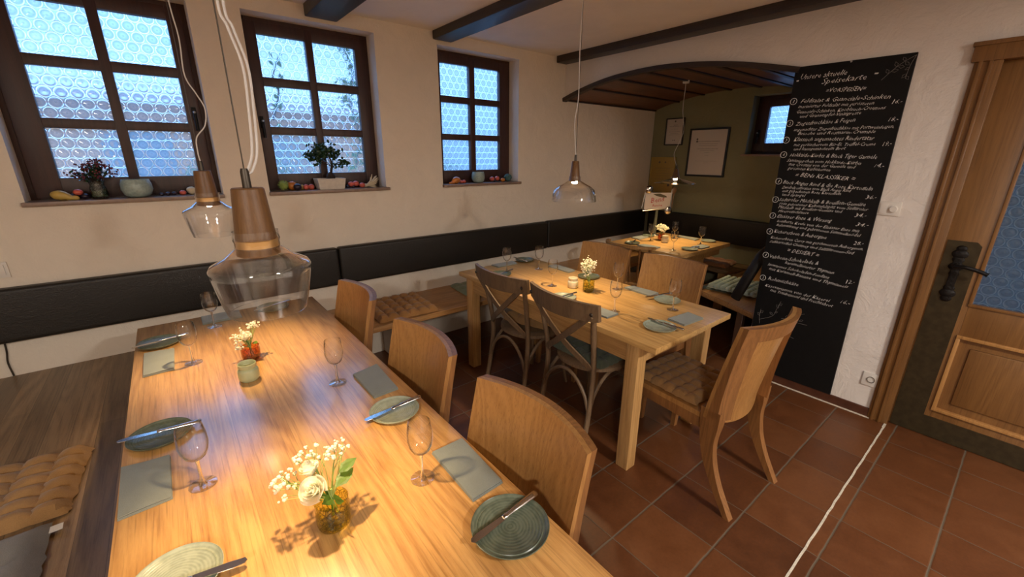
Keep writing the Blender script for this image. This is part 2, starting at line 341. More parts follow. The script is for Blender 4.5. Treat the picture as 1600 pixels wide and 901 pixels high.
m_vgreen=thinglass('olive_glass',(.96,.93,.50),.05,.8,.3,.04,70,.2); m_vamber=thinglass('amber_glass',(.96,.60,.32),.05,1.0,.3,.06,70,.3); m_water=thinglass('water',(.93,.95,.75),.02,.6,.2,.02)
m_vclear=thinglass('clear_vase_glass',(.85,.9,.88),.05,1.0,.5,.06,60)
m_steel=plain('steel',(.62,.60,.58),.18,1.0); m_steelb=plain('brushed_steel',(.55,.53,.50),.32,1.0); m_dmetal=plain('dark_metal',(.09,.075,.06),.45,.8); m_iron=plain('black_iron',(.012,.010,.009),.5,.6,40,.5)
m_lampwood=wood('lamp_oak',(.19,.095,.034),(.11,.050,.018),'Z',2.0,.4); m_cord=plain('white_cord',(.72,.70,.68),.6); m_led=emit('led',(1,.78,.5),60.0); m_whitep=plain('white_plastic',(.72,.68,.62),.4)
m_petal=plain('white_petal',(.90,.87,.74),.6)
def trans(m,w,col):
    nt=m.node_tree; bs=nt.nodes['Principled BSDF']; out=nt.nodes['Material Output']; tl=nt.nodes.new('ShaderNodeBsdfTranslucent'); tl.inputs[0].default_value=(*col,1)
    mx=nt.nodes.new('ShaderNodeMixShader'); mx.inputs[0].default_value=w; nt.links.new(bs.outputs[0],mx.inputs[1]); nt.links.new(tl.outputs[0],mx.inputs[2]); nt.links.new(mx.outputs[0],out.inputs[0]); return m
trans(m_petal,.45,(.95,.93,.8)); m_leaf=plain('leaf_green',(.10,.20,.03),.45,0,60,.2,.3); trans(m_leaf,.35,(.25,.45,.05)); m_stem=plain('stem_green',(.28,.36,.10),.6); m_dleaf=plain('dark_leaf',(.020,.055,.018),.4); m_bark=plain('bark',(.035,.022,.016),.8,0,50,.8,.3)
m_board=plain('blackboard',(.0045,.0042,.0042),.62,0,30,.05,.3,spec=.25); m_chalk=plain('chalk',(.85,.82,.77),.9); m_chalkd=plain('chalk_faint',(.22,.20,.18),.9)
m_pine=wood('pine_door',(.24,.115,.035),(.14,.060,.017),'Z',.5,.36,.2,contrast=.7); m_pinel=wood('pine_moulding',(.45,.23,.075),(.33,.15,.04),'Z',.6,.35,.2)
m_paper=plain('paper',(.62,.55,.50),.35); m_gold=plain('gold_paper',(.40,.265,.055),.35,.3); m_black=plain('black_frame',(.010,.009,.008),.35); m_ink=plain('ink',(.09,.08,.07),.7); m_goldf=plain('gold_frame',(.45,.32,.09),.3,.7)
m_red=plain('red_skin',(.58,.11,.075),.3); m_orange=plain('orange_skin',(.66,.21,.03),.35,0,30,.1,.3); m_yel=plain('yellow_skin',(.62,.42,.10),.4,0,12,.1,.4); m_husk=plain('dry_husk',(.60,.50,.34),.8); m_celad=plain('celadon_glaze',(.33,.42,.37),.3,0,90,.15,.2); m_creamw=plain('white_ceramic',(.66,.60,.52),.5,0,60,.2,.1); m_plum=plain('plum_skin',(.018,.010,.022),.3); m_spike=plain('spiky_green',(.27,.36,.08),.6); m_berry=plain('berry',(.13,.02,.03),.5)

# ------------------------------------------------------------------ the setting
bm=B(); box(bm,-3.2,G+.3,-3.6,W+.3,-.1,0); struct('floor',bm,m_floor)
bm=B(); box(bm,-3.2,M+.15,-3.6,W+.3,ZC,ZC+.1); struct('ceiling',bm,m_ceil)
# window wall with three openings
bm=B(); xs=[-3.2,-.573,.272,.53,1.336,1.84,2.667,G+.3]; zs=[0,1.335,2.414,2.62]
for i in range(7):
    for j in range(3):
        if j==1 and i in (1,3,5): continue
        box(bm,xs[i],xs[i+1],W,W+.30,zs[j],zs[j+1])
bmesh.ops.remove_doubles(bm,verts=bm.verts,dist=1e-5)
# drop the inner double faces
seen={}
for f in list(bm.faces):
    k=tuple(round(x,4) for x in f.calc_center_median()); seen.setdefault(k,[]).append(f)
bmesh.ops.delete(bm,geom=[f for v in seen.values() if len(v)>1 for f in v],context='FACES')
struct('wall_window_side',bm,m_wall)
# menu wall with door opening and arch
AY=[1.15,1.40,1.63,1.84,2.11,2.37,2.69,3.01,3.223]; AZ=[2.135,2.195,2.239,2.266,2.287,2.286,2.262,2.202,2.14]
def archz(y):
    if y<=AY[0]: return AZ[0]
    for a,b,c,d in zip(AY,AY[1:],AZ,AZ[1:]):
        if y<=b: 
            t=(y-a)/(b-a); return c+(d-c)*t
    return AZ[-1]
def archs(y): return (archz(y-.12)+archz(y-.06)+archz(y)+archz(y+.06)+archz(y+.12))/5 if 1.3<y<3.05 else archz(y)
bm=B(); prism(bm,[(-3.6,0),(-.56,0),(-.56,2.06),(.285,2.06),(.285,0),(1.15,0),(1.15,2.135)]+[(y,archs(y)) for y in [1.15+.069*i for i in range(1,30)]]+[(W,AZ[-1]),(W,2.55),(-3.6,2.55)],'x',M,M+.15)
struct('wall_menu_side',bm,m_wallw)
bm=B(); box(bm,-3.3,-3.2,-3.6,W+.3,0,ZC+.1); struct('wall_left',bm,m_wall)
bm=B(); box(bm,-3.2,M+.15,-3.7,-3.6,0,ZC+.1); struct('wall_rear',bm,m_wall)
# green alcove end wall with window opening, near alcove side wall
bm=B(); ys=[1.0,1.42,2.085,W]; zs=[0,1.62,2.19,2.45]
for i in range(3):
    for j in range(3):
        if i==1 and j==1: continue
        box(bm,G,G+.25,ys[i],ys[i+1],zs[j],zs[j+1])
struct('wall_alcove_end',bm,m_green)
bm=B(); box(bm,M+.15,G,1.0,1.15,0,2.45); struct('wall_alcove_near',bm,m_wall)
# alcove plank ceiling: flat boards running away, each a step of the curve
bm=B(); n=14; y0=1.15; dy=(W-1.15)/n
for i in range(n):
    za=archs(y0+dy*i)-.012; zb=archs(y0+dy*(i+1))-.012; z=min(za,zb)*.5+max(za,zb)*.5
    prism(bm,[(y0+dy*i,za),(y0+dy*(i+1),zb),(y0+dy*(i+1),zb+.03),(y0+dy*i,za+.03)],'x',M+.02,G+.02)
struct('ceiling_alcove',bm,m_planks)
bm=B(); box(bm,M+.15,G+.25,1.0,W+.3,2.40,2.5); struct('ceiling_alcove_top',bm,m_ceil)
bm=B()
for i in range(0,n+1,2):
    y=y0+dy*i; z=archs(y)-.012; prism(bm,[(y-.016,z-.012),(y+.016,z-.012),(y+.016,z+.004),(y-.016,z+.004)],'x',M+.02,G-.0)
struct('trim_1',bm,m_arch)
# dark arch edge board
bm=B(); path=[(M-.004,1.15+.0592*i,archs(1.15+.0592*i)-.016) for i in range(36)]
sweep(bm,path,rect(.055,.034),(0,0,1)); struct('trim_2',bm,m_arch)
# beams
def beam(x0,x1,y1,zb,name):
    bm=B(); box(bm,x0,x1,-3.6,y1,zb,ZC+.01,.012); return struct(name,bm,m_beam,True)
beam(.885,1.088,W-.005,2.432,'trim_3'); beam(1.80,1.965,W-.005,2.440,'trim_4'); beam(3.125,M,W-.005,2.440,'trim_5')
# skirting and grout lines
bm=B(); box(bm,M-.012,M,.372,1.15,0,.062,.003); struct('baseboard_menu_side',bm,m_basetile)
bm=B(); box(bm,M-.024,M-.012,.36,1.15,0,.004); struct('trim_6',bm,m_grout)
bm=B(); pts=[(M-.01-.05*i,.278+random.uniform(-.0015,.0015),.001) for i in range(60)]; sweep(bm,pts,rect(.0085,.003)); struct('trim_7',bm,m_grout)
bm=B(); box(bm,M-.07,M-.012,.275,.285,0,.003); struct('trim_8',bm,m_grout)

# windows
def window(n,ax,fr,cols,rows,plane,handle=None,mat=m_bull,fo=1.0,depth=.055,rail=None):
    """frame in a wall running along x (ax=0) or y (ax=1); plane = room-side face, fr=(a0,a1,z0,z1)"""
    a0,a1,z0,z1=fr; a0-=.008; a1+=.008; z0-=.012; z1+=.008
    root=thing('window_%d'%n,None,None,(0,0,0),0,None,'structure')
    def bx(bm,p,q,c,d,lo,hi,bev=.004):
        if ax==0: box(bm,p,q,plane+lo,plane+hi,c,d,bev)
        else: box(bm,plane+lo,plane+hi,p,q,c,d,bev)
    f=B(); w=.045
    bx(f,a0,a0+w,z0,z1,.012,depth+.03); bx(f,a1-w,a1,z0,z1,.012,depth+.03); bx(f,a0+w,a1-w,z1-w,z1,.012,depth+.03); bx(f,a0+w,a1-w,z0,z0+w,.012,depth+.03)
    obj('window_frame',f,m_winwood,root,True)
    s=B(); i0,i1,j0,j1=a0+.03,a1-.03,z0+.03,z1-.03
    xsx=[i0]+[v for c in cols for v in c]+[i1]; zsz=[j0]+[v for r in rows for v in r]+[j1]
    for i in range(0,len(xsx)-1,2): bx(s,xsx[i],xsx[i+1],j0,j1,0,depth-.01)
    for c in cols:
        for j in range(0,len(zsz)-1,2): bx(s,c[0]-.001,c[1]+.001,zsz[j],zsz[j+1],.001,depth-.011)
    obj('sash',s,m_winwood,root,True)
    for c in cols:
        for r in rows:
            p=B()
            if ax==0:
                vs=[p.verts.new(v) for v in ((c[0]-.002,plane+.03,r[0]-.002),(c[1]+.002,plane+.03,r[0]-.002),(c[1]+.002,plane+.03,r[1]+.002),(c[0]-.002,plane+.03,r[1]+.002))]
            else:
                vs=[p.verts.new(v) for v in ((plane+.03,c[0]-.002,r[0]-.002),(plane+.03,c[1]+.002,r[0]-.002),(plane+.03,c[1]+.002,r[1]+.002),(plane+.03,c[0]-.002,r[1]+.002))]
            p.faces.new(vs); obj('pane',p,mat,root)
    if handle:
        h=B(); hx,hz=handle
        if ax==0:
            box(h,hx-.012,hx+.012,plane-.006,plane,hz-.04,hz+.035,.003); tube(h,[(hx,plane,hz),(hx,plane-.035,hz)],.008,10,(1,0,0)); tube(h,[(hx,plane-.035,hz+.01),(hx,plane-.038,hz-.10)],.009,10,(0,1,0))
        else:
            box(h,plane-.006,plane,hx-.012,hx+.012,hz-.04,hz+.035,.003); tube(h,[(plane,hx,hz),(plane-.035,hx,hz)],.008,10,(0,1,0)); tube(h,[(plane-.035,hx,hz+.01),(plane-.038,hx,hz-.1)],.009,10,(1,0,0))
        hh=obj('window_handle',h,m_iron,root,True)
        k=B()
        blob(k,(hx,plane-.042,hz+.004) if ax==0 else (plane-.042,hx,hz+.004),.008,2); obj('knob_cap',k,m_steelb,hh,True)
    return root
WP=W+.13; rows=[(1.468,1.723),(1.773,2.023),(2.075,2.323)]
window(1,0,(-.572,.271,1.345,2.413),[(-.442,-.160),(-.112,.175)],rows,WP,(.215,1.83))
window(2,0,(.531,1.335,1.345,2.413),[(.620,.905),(.952,1.237)],rows,WP,(.572,1.80))
window(3,0,(1.841,2.666,1.345,2.413),[(1.930,2.217),(2.272,2.545)],rows,WP)
window(4,1,(1.43,2.075,1.625,2.185),[(1.53,1.72),(1.775,1.962)],[(1.732,2.084)],G+.12,(2.03,1.83),m_bully)
for i,(a,b) in enumerate([(-.585,.275),(.525,1.358),(1.835,2.69)]):
    bm=B(); box(bm,a,b,W-.028,WP+.012,1.335,1.357,.004); struct('trim_%d'%(9+i),bm,m_sill,True)
bm=B(); box(bm,G-.02,G+.13,1.40,2.12,1.60,1.622,.003); struct('trim_12',bm,m_sill,True)

# door in the menu wall
door=thing('door_1',None,None,(M,0,0),0,None,'structure')
bm=B(); L,R=.285,-.56
box(bm,.03,.07,.11,L-.004,0.005,2.055,.003); box(bm,.03,.07,R,-.38,0.005,2.055,.003)
for z0,z1 in ((.005,.18),(.65,.83),(1.94,2.055)): box(bm,.031,.069,-.38,.11,z0,z1,.002)
obj('door_leaf',bm,m_pine,door,True)
bm=B(); box(bm,.045,.055,-.38,.11,.18,.65); box(bm,.036,.046,-.32,.05,.24,.59,.008); obj('lower_panel',bm,m_pine,door,True)
bm=B()
def moulding(bm,a0,a1,z0,z1,x,w,t):
    box(bm,x,x+t,a0,a1,z0,z0+w,.003); box(bm,x,x+t,a0,a1,z1-w,z1,.003); box(bm,x,x+t,a0,a0+w,z0+w,z1-w,.003); box(bm,x,x+t,a1-w,a1,z0+w,z1-w,.003)
moulding(bm,-.385,.115,.175,.655,.02,.018,.03); obj('panel_moulding',bm,m_pinel,door,True)
bm=B(); moulding(bm,-.385,.115,.825,1.945,.022,.016,.03); obj('glazing_moulding',bm,m_pine,door,True)
p=B(); p.faces.new([p.verts.new(v) for v in ((.05,.105,.835),(.05,-.375,.835),(.05,-.375,1.935),(.05,.105,1.935))]); obj('pane',p,m_bully,door)
bm=B(); prism(bm,[(.268,.004),(.268,1.17),(.155,1.17),(.135,1.15),(.135,.13),(R+.01,.13),(R+.01,.004)],'x',.026,.031)
m_kick=plain('dark_plate',(.062,.046,.022),.4,.5,30,.1,.3); obj('kick_plate',bm,m_kick,door)
bm=B()
for i,(z,w) in enumerate([(1.13,.022),(1.10,.034),(1.07,.026),(1.03,.032),(.99,.022),(.95,.018),(.91,.024),(.88,.034),(.85,.024)]):
    blob(bm,(.022,.205,z),w,2,(.3,1,.8))
box(bm,.016,.026,.188,.222,.85,1.12,.004)
pl=obj('lock_plate',bm,m_iron,door,True)
bm=B(); tube(bm,[(.02,.205,1.04),(-.035,.205,1.04)],.011,12,(0,0,1)); tube(bm,smoothpath([(-.035,.207,1.04),(-.045,.17,1.045),(-.042,.12,1.035),(-.04,.08,1.02)]),[.010]*18+[.013],10); obj('door_handle',bm,m_iron,pl,True)
bm=B(); 
for a,t in ((.285,.372),): 
    box(bm,-.016,.02,a-.012,t,0,2.06,.004); box(bm,.02,.09,a-.006,a+.004,0,2.06); box(bm,-.026,-.012,a+.02,a+.034,0,2.06,.003); box(bm,-.028,-.012,a+.055,a+.072,0,2.06,.004)
box(bm,-.016,.02,R-.09,R+.01,0,2.06,.004)
box(bm,-.03,.03,R-.1,.385,2.048,2.135,.006); box(bm,-.038,.0,R-.1,.392,2.118,2.138,.004)
obj('door_casing',bm,m_pine,door,True)
# lobby beyond the door
bm=B(); x0,x1=M+.15,M+1.6
box(bm,x0,x1,.95,1.0,0,2.4); box(bm,x1,x1+.05,-1.6,1.0,0,2.4); box(bm,x0,x1,-1.6,1.0,2.4,2.45)
box(bm,x0,x1,-1.62,-1.55,0,1.0); box(bm,x0,x0+.5,-1.62,-1.55,1.0,2.4); struct('wall_lobby',bm,m_wall)

# outside: neighbouring house, ivy, bushes
bm=B(); box(bm,-4,3.4,8.6,12,-.5,2.35); nb=thing('neighbouring_house','terracotta coloured house across the yard behind the roundel windows','house',(0,0,0))
obj('wall',bm,plain('house_render',(.85,.34,.14),.9,0,3,.1,.3),nb)
bm=B(); prism(bm,[(8.3,2.3),(12.3,2.3),(10.3,3.35)],'x',-4.3,3.7); obj('roof',bm,plain('roof_tile',(.70,.62,.60),.8,0,12,.2,.3),nb)
for i,x in enumerate([-2.6,-.6,1.4]):
    bm=B(); box(bm,x,x+.8,8.57,8.62,.9,1.9); obj('window',bm,plain('house_window',(.25,.27,.28),.3),nb)
def leafmesh(bm,c,s,nrm=None,pts=None):
    q=Quaternion((random.gauss(0,1),random.gauss(0,1),random.gauss(0,1),random.gauss(0,1))).normalized() if nrm is None else nrm
    sh=pts or [(0,-.5,0),(.3,-.15,.04),(.26,.2,.03),(0,.55,-.05),(-.26,.2,.03),(-.3,-.15,.04)]
    vs=[bm.verts.new(Vector(c)+q@(Vector(p)*s)) for p in sh]
    bm.faces.new((vs[0],vs[1],vs[2],vs[3])); bm.faces.new((vs[0],vs[3],vs[4],vs[5]))
def ivy(name,label,pts,nleaf,s,spread):
    t=thing(name,label,'ivy',(0,0,0)); P=smoothpath(pts,8)
    bm=B(); tube(bm,P,.006,6,(1,0,0)); obj('stem',bm,m_bark,t)
    bm=B()
    for i in range(nleaf):
        p=random.choice(P); leafmesh(bm,p+Vector([random.gauss(0,spread),random.gauss(0,spread*.3),random.gauss(0,spread)]),s*random.uniform(.7,1.2))
    obj('foliage',bm,m_leaf,t)
ivy('ivy_tendril','small green ivy tendril climbing outside the left top pane of the middle window',[(.66,3.46,1.82),(.72,3.46,2.0),(.70,3.46,2.1),(.77,3.46,2.25)],26,.045,.035)
ivy('ivy_vine','dark ivy vine hanging outside the right edge of the middle window',[(1.20,3.52,2.40),(1.26,3.52,2.2),(1.22,3.52,2.0),(1.26,3.52,1.75),(1.22,3.52,1.5)],120,.05,.05)
def bush(name,label,c,r,n):
    t=thing(name,label,'bush',(c[0],c[1],-.05)); bm=B()
    for i in range(n):
        d=Vector([random.gauss(0,1) for _ in range(3)]).normalized(); leafmesh(bm,Vector((0,0,c[2]))+Vector((d.x*r[0],d.y*r[1],d.z*r[2]))*random.uniform(.7,1),.22)
    blob(bm,(0,0,c[2]),1,3,(r[0]*.8,r[1]*.8,r[2]*.8)); obj('foliage',bm,plain('bush_leaf',(.14,.20,.08),.7),t)
    bm=B(); tube(bm,[(0,0,0),(0,0,c[2])],.08,8,(1,0,0)); obj('trunk',bm,m_bark,t)
bush('garden_bush','round green bush in the yard outside the left window',(.75,6.2,.7),(.9,.6,1.0),500)
bush('garden_bush','yellowish green bush in the yard outside the middle window',(2.9,6.4,.7),(.8,.6,1.05),500)
bm=B(); box(bm,-10,14,W+.3,16,-.1,-.05); struct('ground_outside',bm,plain('yard',(.35,.33,.30),.9,0,5,.2,.3))

# switches, socket, cable
def wallplate(name,label,cat,loc,rotz,w,h,kind):
    t=thing(name,label,cat,loc,rotz); bm=B(); box(bm,-w/2,w/2,-.008,0,-h/2,h/2,.002); obj('cover_plate',bm,m_whitep,t,True)
    if kind=='socket':
        bm=B(); lathe(bm,[(.021,-.0),(.021,.004),(.017,.004),(.016,-.004),(0,-.004)],24); bmesh.ops.rotate(bm,verts=bm.verts,matrix=Matrix.Rotation(PI/2,3,'X')); bmesh.ops.translate(bm,verts=bm.verts,vec=(0,-.008,0)); obj('socket_well',bm,plain('socket_dark',(.20,.17,.14),.5),t,True)
    elif kind=='dial':
        bm=B(); lathe(bm,[(.019,0),(.019,.010),(.016,.013),(0,.013)],24); bmesh.ops.rotate(bm,verts=bm.verts,matrix=Matrix.Rotation(PI/2,3,'X')); bmesh.ops.translate(bm,verts=bm.verts,vec=(0.02,-.008,0)); obj('dimmer_knob',bm,m_whitep,t,True)
        bm=B(); box(bm,-.042,-.008,-.012,-.008,-.028,.028,.001); obj('rocker',bm,m_whitep,t,True)
    else:
        bm=B(); box(bm,-.027,.027,-.012,-.008,-.027,.027,.001); obj('rocker',bm,m_whitep,t,True)
    return t
wallplate('light_switch','white switch plate with a round dimmer knob on the wall right of the blackboard','switch',(M,.543,1.313),-PI/2,.10,.078,'dial')
wallplate('wall_socket','white wall socket low on the wall beside the wooden door frame','socket',(M,.405,.254),-PI/2,.088,.088,'socket')
wallplate('light_switch','white light switch at the left edge above the black backrest','switch',(-.745,W,1.03),0,.08,.08,'rocker')
bm=B(); tube(bm,smoothpath([(-.81,W-.006,.66),(-.815,W-.006,.60),(-.825,W-.006,.54),(-.822,W-.006,.462)]),.004,6,(1,0,0)); tag(obj('power_cable',bm,m_dmetal),'thin dark cable hanging down the wall below the left end of the backrest','cable')

# ------------------------------------------------------------------ benches and backrests
bm=B(); box(bm,-1.15,-.20,-.6,W-.001,.425,.46,.004); ob=thing('corner_bench','wide oak plank bench left of the long dining table','bench'); obj('seat',bm,m_bench,ob,True)
bm=B(); box(bm,-1.10,-.30,-.5,W-.05,0,.425); obj('plinth',bm,m_wallw,ob)
ob=thing('wall_bench','long oak bench running under the windows with cushions on it','bench')
bm=B(); box(bm,-.198,G-.001,2.668,W-.001,.42,.46,.004); obj('seat',bm,m_benchx,ob,True)
for x in (.72,1.20,2.45,3.25):
    bm=B(); box(bm,x,x+.10,2.95,W-.002,0,.42,.003); obj('support',bm,m_wallw,ob)
ob=thing('alcove_bench','oak bench along the green end wall behind the alcove table','bench')
bm=B(); box(bm,4.40,G-.001,1.79,2.666,.42,.46,.004); obj('seat',bm,m_bench,ob,True); bm=B(); box(bm,4.47,4.52,1.9,2.0,0,.42); obj('support',bm,m_t2leg,ob); bm=B(); box(bm,4.47,4.52,2.5,2.6,0,.42); obj('support',bm,m_t2leg,ob)
ob=thing('side_bench','short oak bench with a slanted end next to the blackboard','bench')
bm=B(); prism(bm,[(3.29,1.155),(G-.002,1.155),(G-.002,1.785),(3.56,1.785)],'z',.415,.46); bmesh.ops.bevel(bm,geom=list(bm.edges),offset=.008,segments=2,affect='EDGES'); obj('seat',bm,wood('side_bench_oak',(.52,.28,.10),(.22,.10,.035),'X',.5,.4,.1,plank=.14,paxis='Y',contrast=1.3),ob,True)
bm=B(); box(bm,3.42,3.47,1.28,1.33,0,.415,.003); obj('leg',bm,m_steelb,ob); bm=B(); box(bm,4.6,4.65,1.28,1.33,0,.415,.003); obj('leg',bm,m_steelb,ob)
def pad(name,label,x0,x1,y0,y1,z0,z1,group='black leather backrest panels on the walls'):
    bm=B(); box(bm,x0,x1,y0,y1,z0,z1,.022,None,4); 
    return tag(obj(name,bm,m_leather,None,True),label,'backrest',group)
pad('backrest_panel','black leather backrest panel at the left end under the left window',-1.6,.899,W-.07,W-.002,.66,.942)
pad('backrest_panel','black leather backrest panel in the middle of the window wall',.905,3.022,W-.07,W-.002,.66,.944)
pad('backrest_panel','short black leather backrest panel reaching into the alcove corner',3.028,G-.085,W-.07,W-.002,.665,.947)
pad('backrest_panel','black leather backrest panel on the green alcove wall',G-.07,G-.002,1.2,W-.085,.665,.945)
t=thing('bench_arm','black leather arm sloping down at the end of the slanted bench','armrest',(0,0,0))
bm=B(); P=smoothpath([(3.62,1.19,.925),(3.50,1.20,.93),(3.44,1.23,.88),(3.40,1.26,.78),(3.37,1.31,.62),(3.37,1.345,.52)],5); sweep(bm,P,[(a*.04,b*.022) for a,b in circ(12)],(1,0,0)); obj('padding',bm,m_leather,t,True)
bm=B(); prism(bm,[(3.42,.50),(3.62,.50),(3.62,.90),(3.50,.905),(3.46,.82)],'y',1.165,1.185); obj('side_board',bm,m_benchx,t)

# cushions
def quilt(name,label,w,l,nu,nv,t,mat,loc,rot=(0,0,0),seed=1,puff=.014,border=0,curve=0,parent=None):
    rnd=random.Random(seed); bm=B(); k=6; NU,NV=nu*k,nv*k
    def hz(i,j):
        u,v=i/k,j/k; e=min(1,min(i,NU-i,j,NV-j)/2.2)
        a=abs(math.sin(PI*u))**.55; b=abs(math.sin(PI*v))**.45
        if border and (min(i,NU-i,j,NV-j)<border): return t*(.55+.45*e)+puff*.4*e
        return (t*(.35+.65*e**.6)+puff*(a*b-.3)*e)
    top=[]; bot=[]
    off=[[(rnd.gauss(0,.0025),rnd.gauss(0,.0025)) for _ in range(NV+1)] for _ in range(NU+1)]
    for i in range(NU+1):
        rt=[];rb=[]
        for j in range(NV+1):
            sx=1-.02*math.sin(PI*j/k)**2*(i in (0,NU)); x=(i/NU-.5)*w+off[i][j][0]; y=(j/NV-.5)*l+off[i][j][1]
            # scalloped border
            if i in (0,NU): x*=1-.015*abs(math.cos(PI*j/k))**4
            if j in (0,NV): y*=1-.015*abs(math.cos(PI*i/k))**4
            zc=curve*math.cos(PI*(i/NU-.5))
            edge=i in(0,NU) or j in(0,NV)
            rt.append(bm.verts.new((x,y,zc+hz(i,j)*(.55 if edge else 1))))
            rb.append(rt[-1] if edge else bm.verts.new((x,y,zc+.001)))
        top.append(rt);bot.append(rb)
    for i in range(NU):
        for j in range(NV):
            bm.faces.new((top[i][j],top[i+1][j],top[i+1][j+1],top[i][j+1]))
            q=[bot[i][j+1],bot[i+1][j+1],bot[i+1][j],bot[i][j]]
            if len(set(q))==4 and not all(x in (top[i][j+1],top[i+1][j+1],top[i+1][j],top[i][j]) for x in q): bm.faces.new(q)
    o=obj(name,bm,mat,parent,True); o.location=loc; o.rotation_euler=rot
    if label: tag(o,label,'cushion')
    return o
quilt('seat_cushion','tan quilted cushion lying on the wide bench at the left edge',.46,.40,5,6,.032,m_tan,(-.665,1.975,.462),(0,0,-.06),1,.022)
c=quilt('seat_cushion','grey felt cushion overlapping the tan one at the left edge',.42,.44,3,3,.032,m_grey,(-.685,1.515,.462),(0,0,.02),2,.016,3)
bm=B(); box(bm,.205,.235,.16,.19,.012,.014); obj('care_tag',bm,m_whitep,c)
quilt('seat_cushion','brown quilted cushion on the window bench behind the nearest oak chairs',.46,.48,6,5,.034,fabric('orange_brown_fabric',(.40,.19,.055)),(1.235,2.925,.462),(0,0,-.06),3,.022)
quilt('seat_cushion','sage green cushion on the window bench beside the far leg of the middle table',.42,.42,4,4,.026,fabric('pale_green_fabric',(.22,.26,.165)),(2.02,2.95,.462),(0,0,-.1),4)
quilt('seat_cushion','rust brown cushion on the alcove bench right of the alcove table',.36,.36,3,3,.035,m_rust,(4.62,2.12,.462),(0,0,.1),5,.01)
quilt('seat_cushion','flat olive cushion under the pale bubble cushion on the slanted bench',.42,.34,3,3,.014,m_olive,(3.83,1.60,.462),(0,0,.12),6,.005)
def bubble(loc,rz):
    bm=B(); w,l=.42,.40; box(bm,-w/2,w/2,-l/2,l/2,0,.012,.004)
    for i in range(8):
        for j in range(8):
            blob(bm,(-w/2+.026+i*.0525,-l/2+.026+j*.0497,.016),.0275,2,(1,1,.95))
    o=obj('bubble_cushion',bm,m_sage,None,True); o.location=loc; o.rotation_euler=(0,0,rz); return tag(o,'pale green knobbly bubble cushion on the slanted bench beside the blackboard','cushion')
bubble((3.80,1.49,.492),.05)

# ------------------------------------------------------------------ tables
t=thing('dining_table','long varnished oak dining table in the foreground','table',(.167,1.46,0))
bm=B(); box(bm,-.416,.418,-1.26,1.262,.712,.75,.004); obj('tabletop',bm,m_t1,t,True)
bm=B(); box(bm,-.36,.36,-1.18,-1.155,.62,.712); box(bm,-.36,.36,1.155,1.18,.62,.712); box(bm,-.36,-.335,-1.155,1.155,.62,.712); box(bm,.335,.36,-1.155,1.155,.62,.712); obj('apron',bm,m_t2rail,t)
for x in (-.36,.29):
    for y in (-1.19,1.11): bm=B(); box(bm,x,x+.07,y,y+.07,0 if y<0 else .4601,.712,.004); obj('leg',bm,m_t2leg,t,True)
t=thing('dining_table','light oak table in the middle of the room with two cross-back chairs','table',(1.99,1.80,0))
bm=B(); box(bm,-.368,.372,-.852,.86,.718,.75,.004); obj('tabletop',bm,m_t2,t,True)
bm=B(); box(bm,-.33,.33,-.75,-.725,.62,.718); box(bm,-.33,.33,.725,.75,.62,.718); box(bm,-.352,-.33,-.735,.735,.62,.718); box(bm,.33,.352,-.735,.735,.62,.718); obj('apron',bm,m_t2rail,t)
for x in (-.364,.29):
    for y in (-.76,.69): bm=B(); box(bm,x,x+.072,y,y+.072,0,.718,.004); obj('leg',bm,m_t2leg,t,True)
t=thing('alcove_table','square oak table laid for four in the alcove','table',(3.95,2.30,0))
bm=B(); box(bm,-.47,.47,-.40,.41,.712,.75,.004); obj('tabletop',bm,m_t2,t,True)
bm=B(); box(bm,-.40,.40,-.332,-.321,.63,.712); obj('apron',bm,m_t2rail,t); bm=B(); box(bm,-.40,.40,.291,.315,.63,.712); obj('apron',bm,m_t2rail,t)
for y in (-.32,.24): bm=B(); box(bm,-.05,.12,y,y+.05,0.03,.712,.004); obj('leg',bm,m_t2leg,t,True)
bm=B(); box(bm,-.2,.27,-.33,.30,0,.03,.004); obj('base',bm,m_t2leg,t,True)

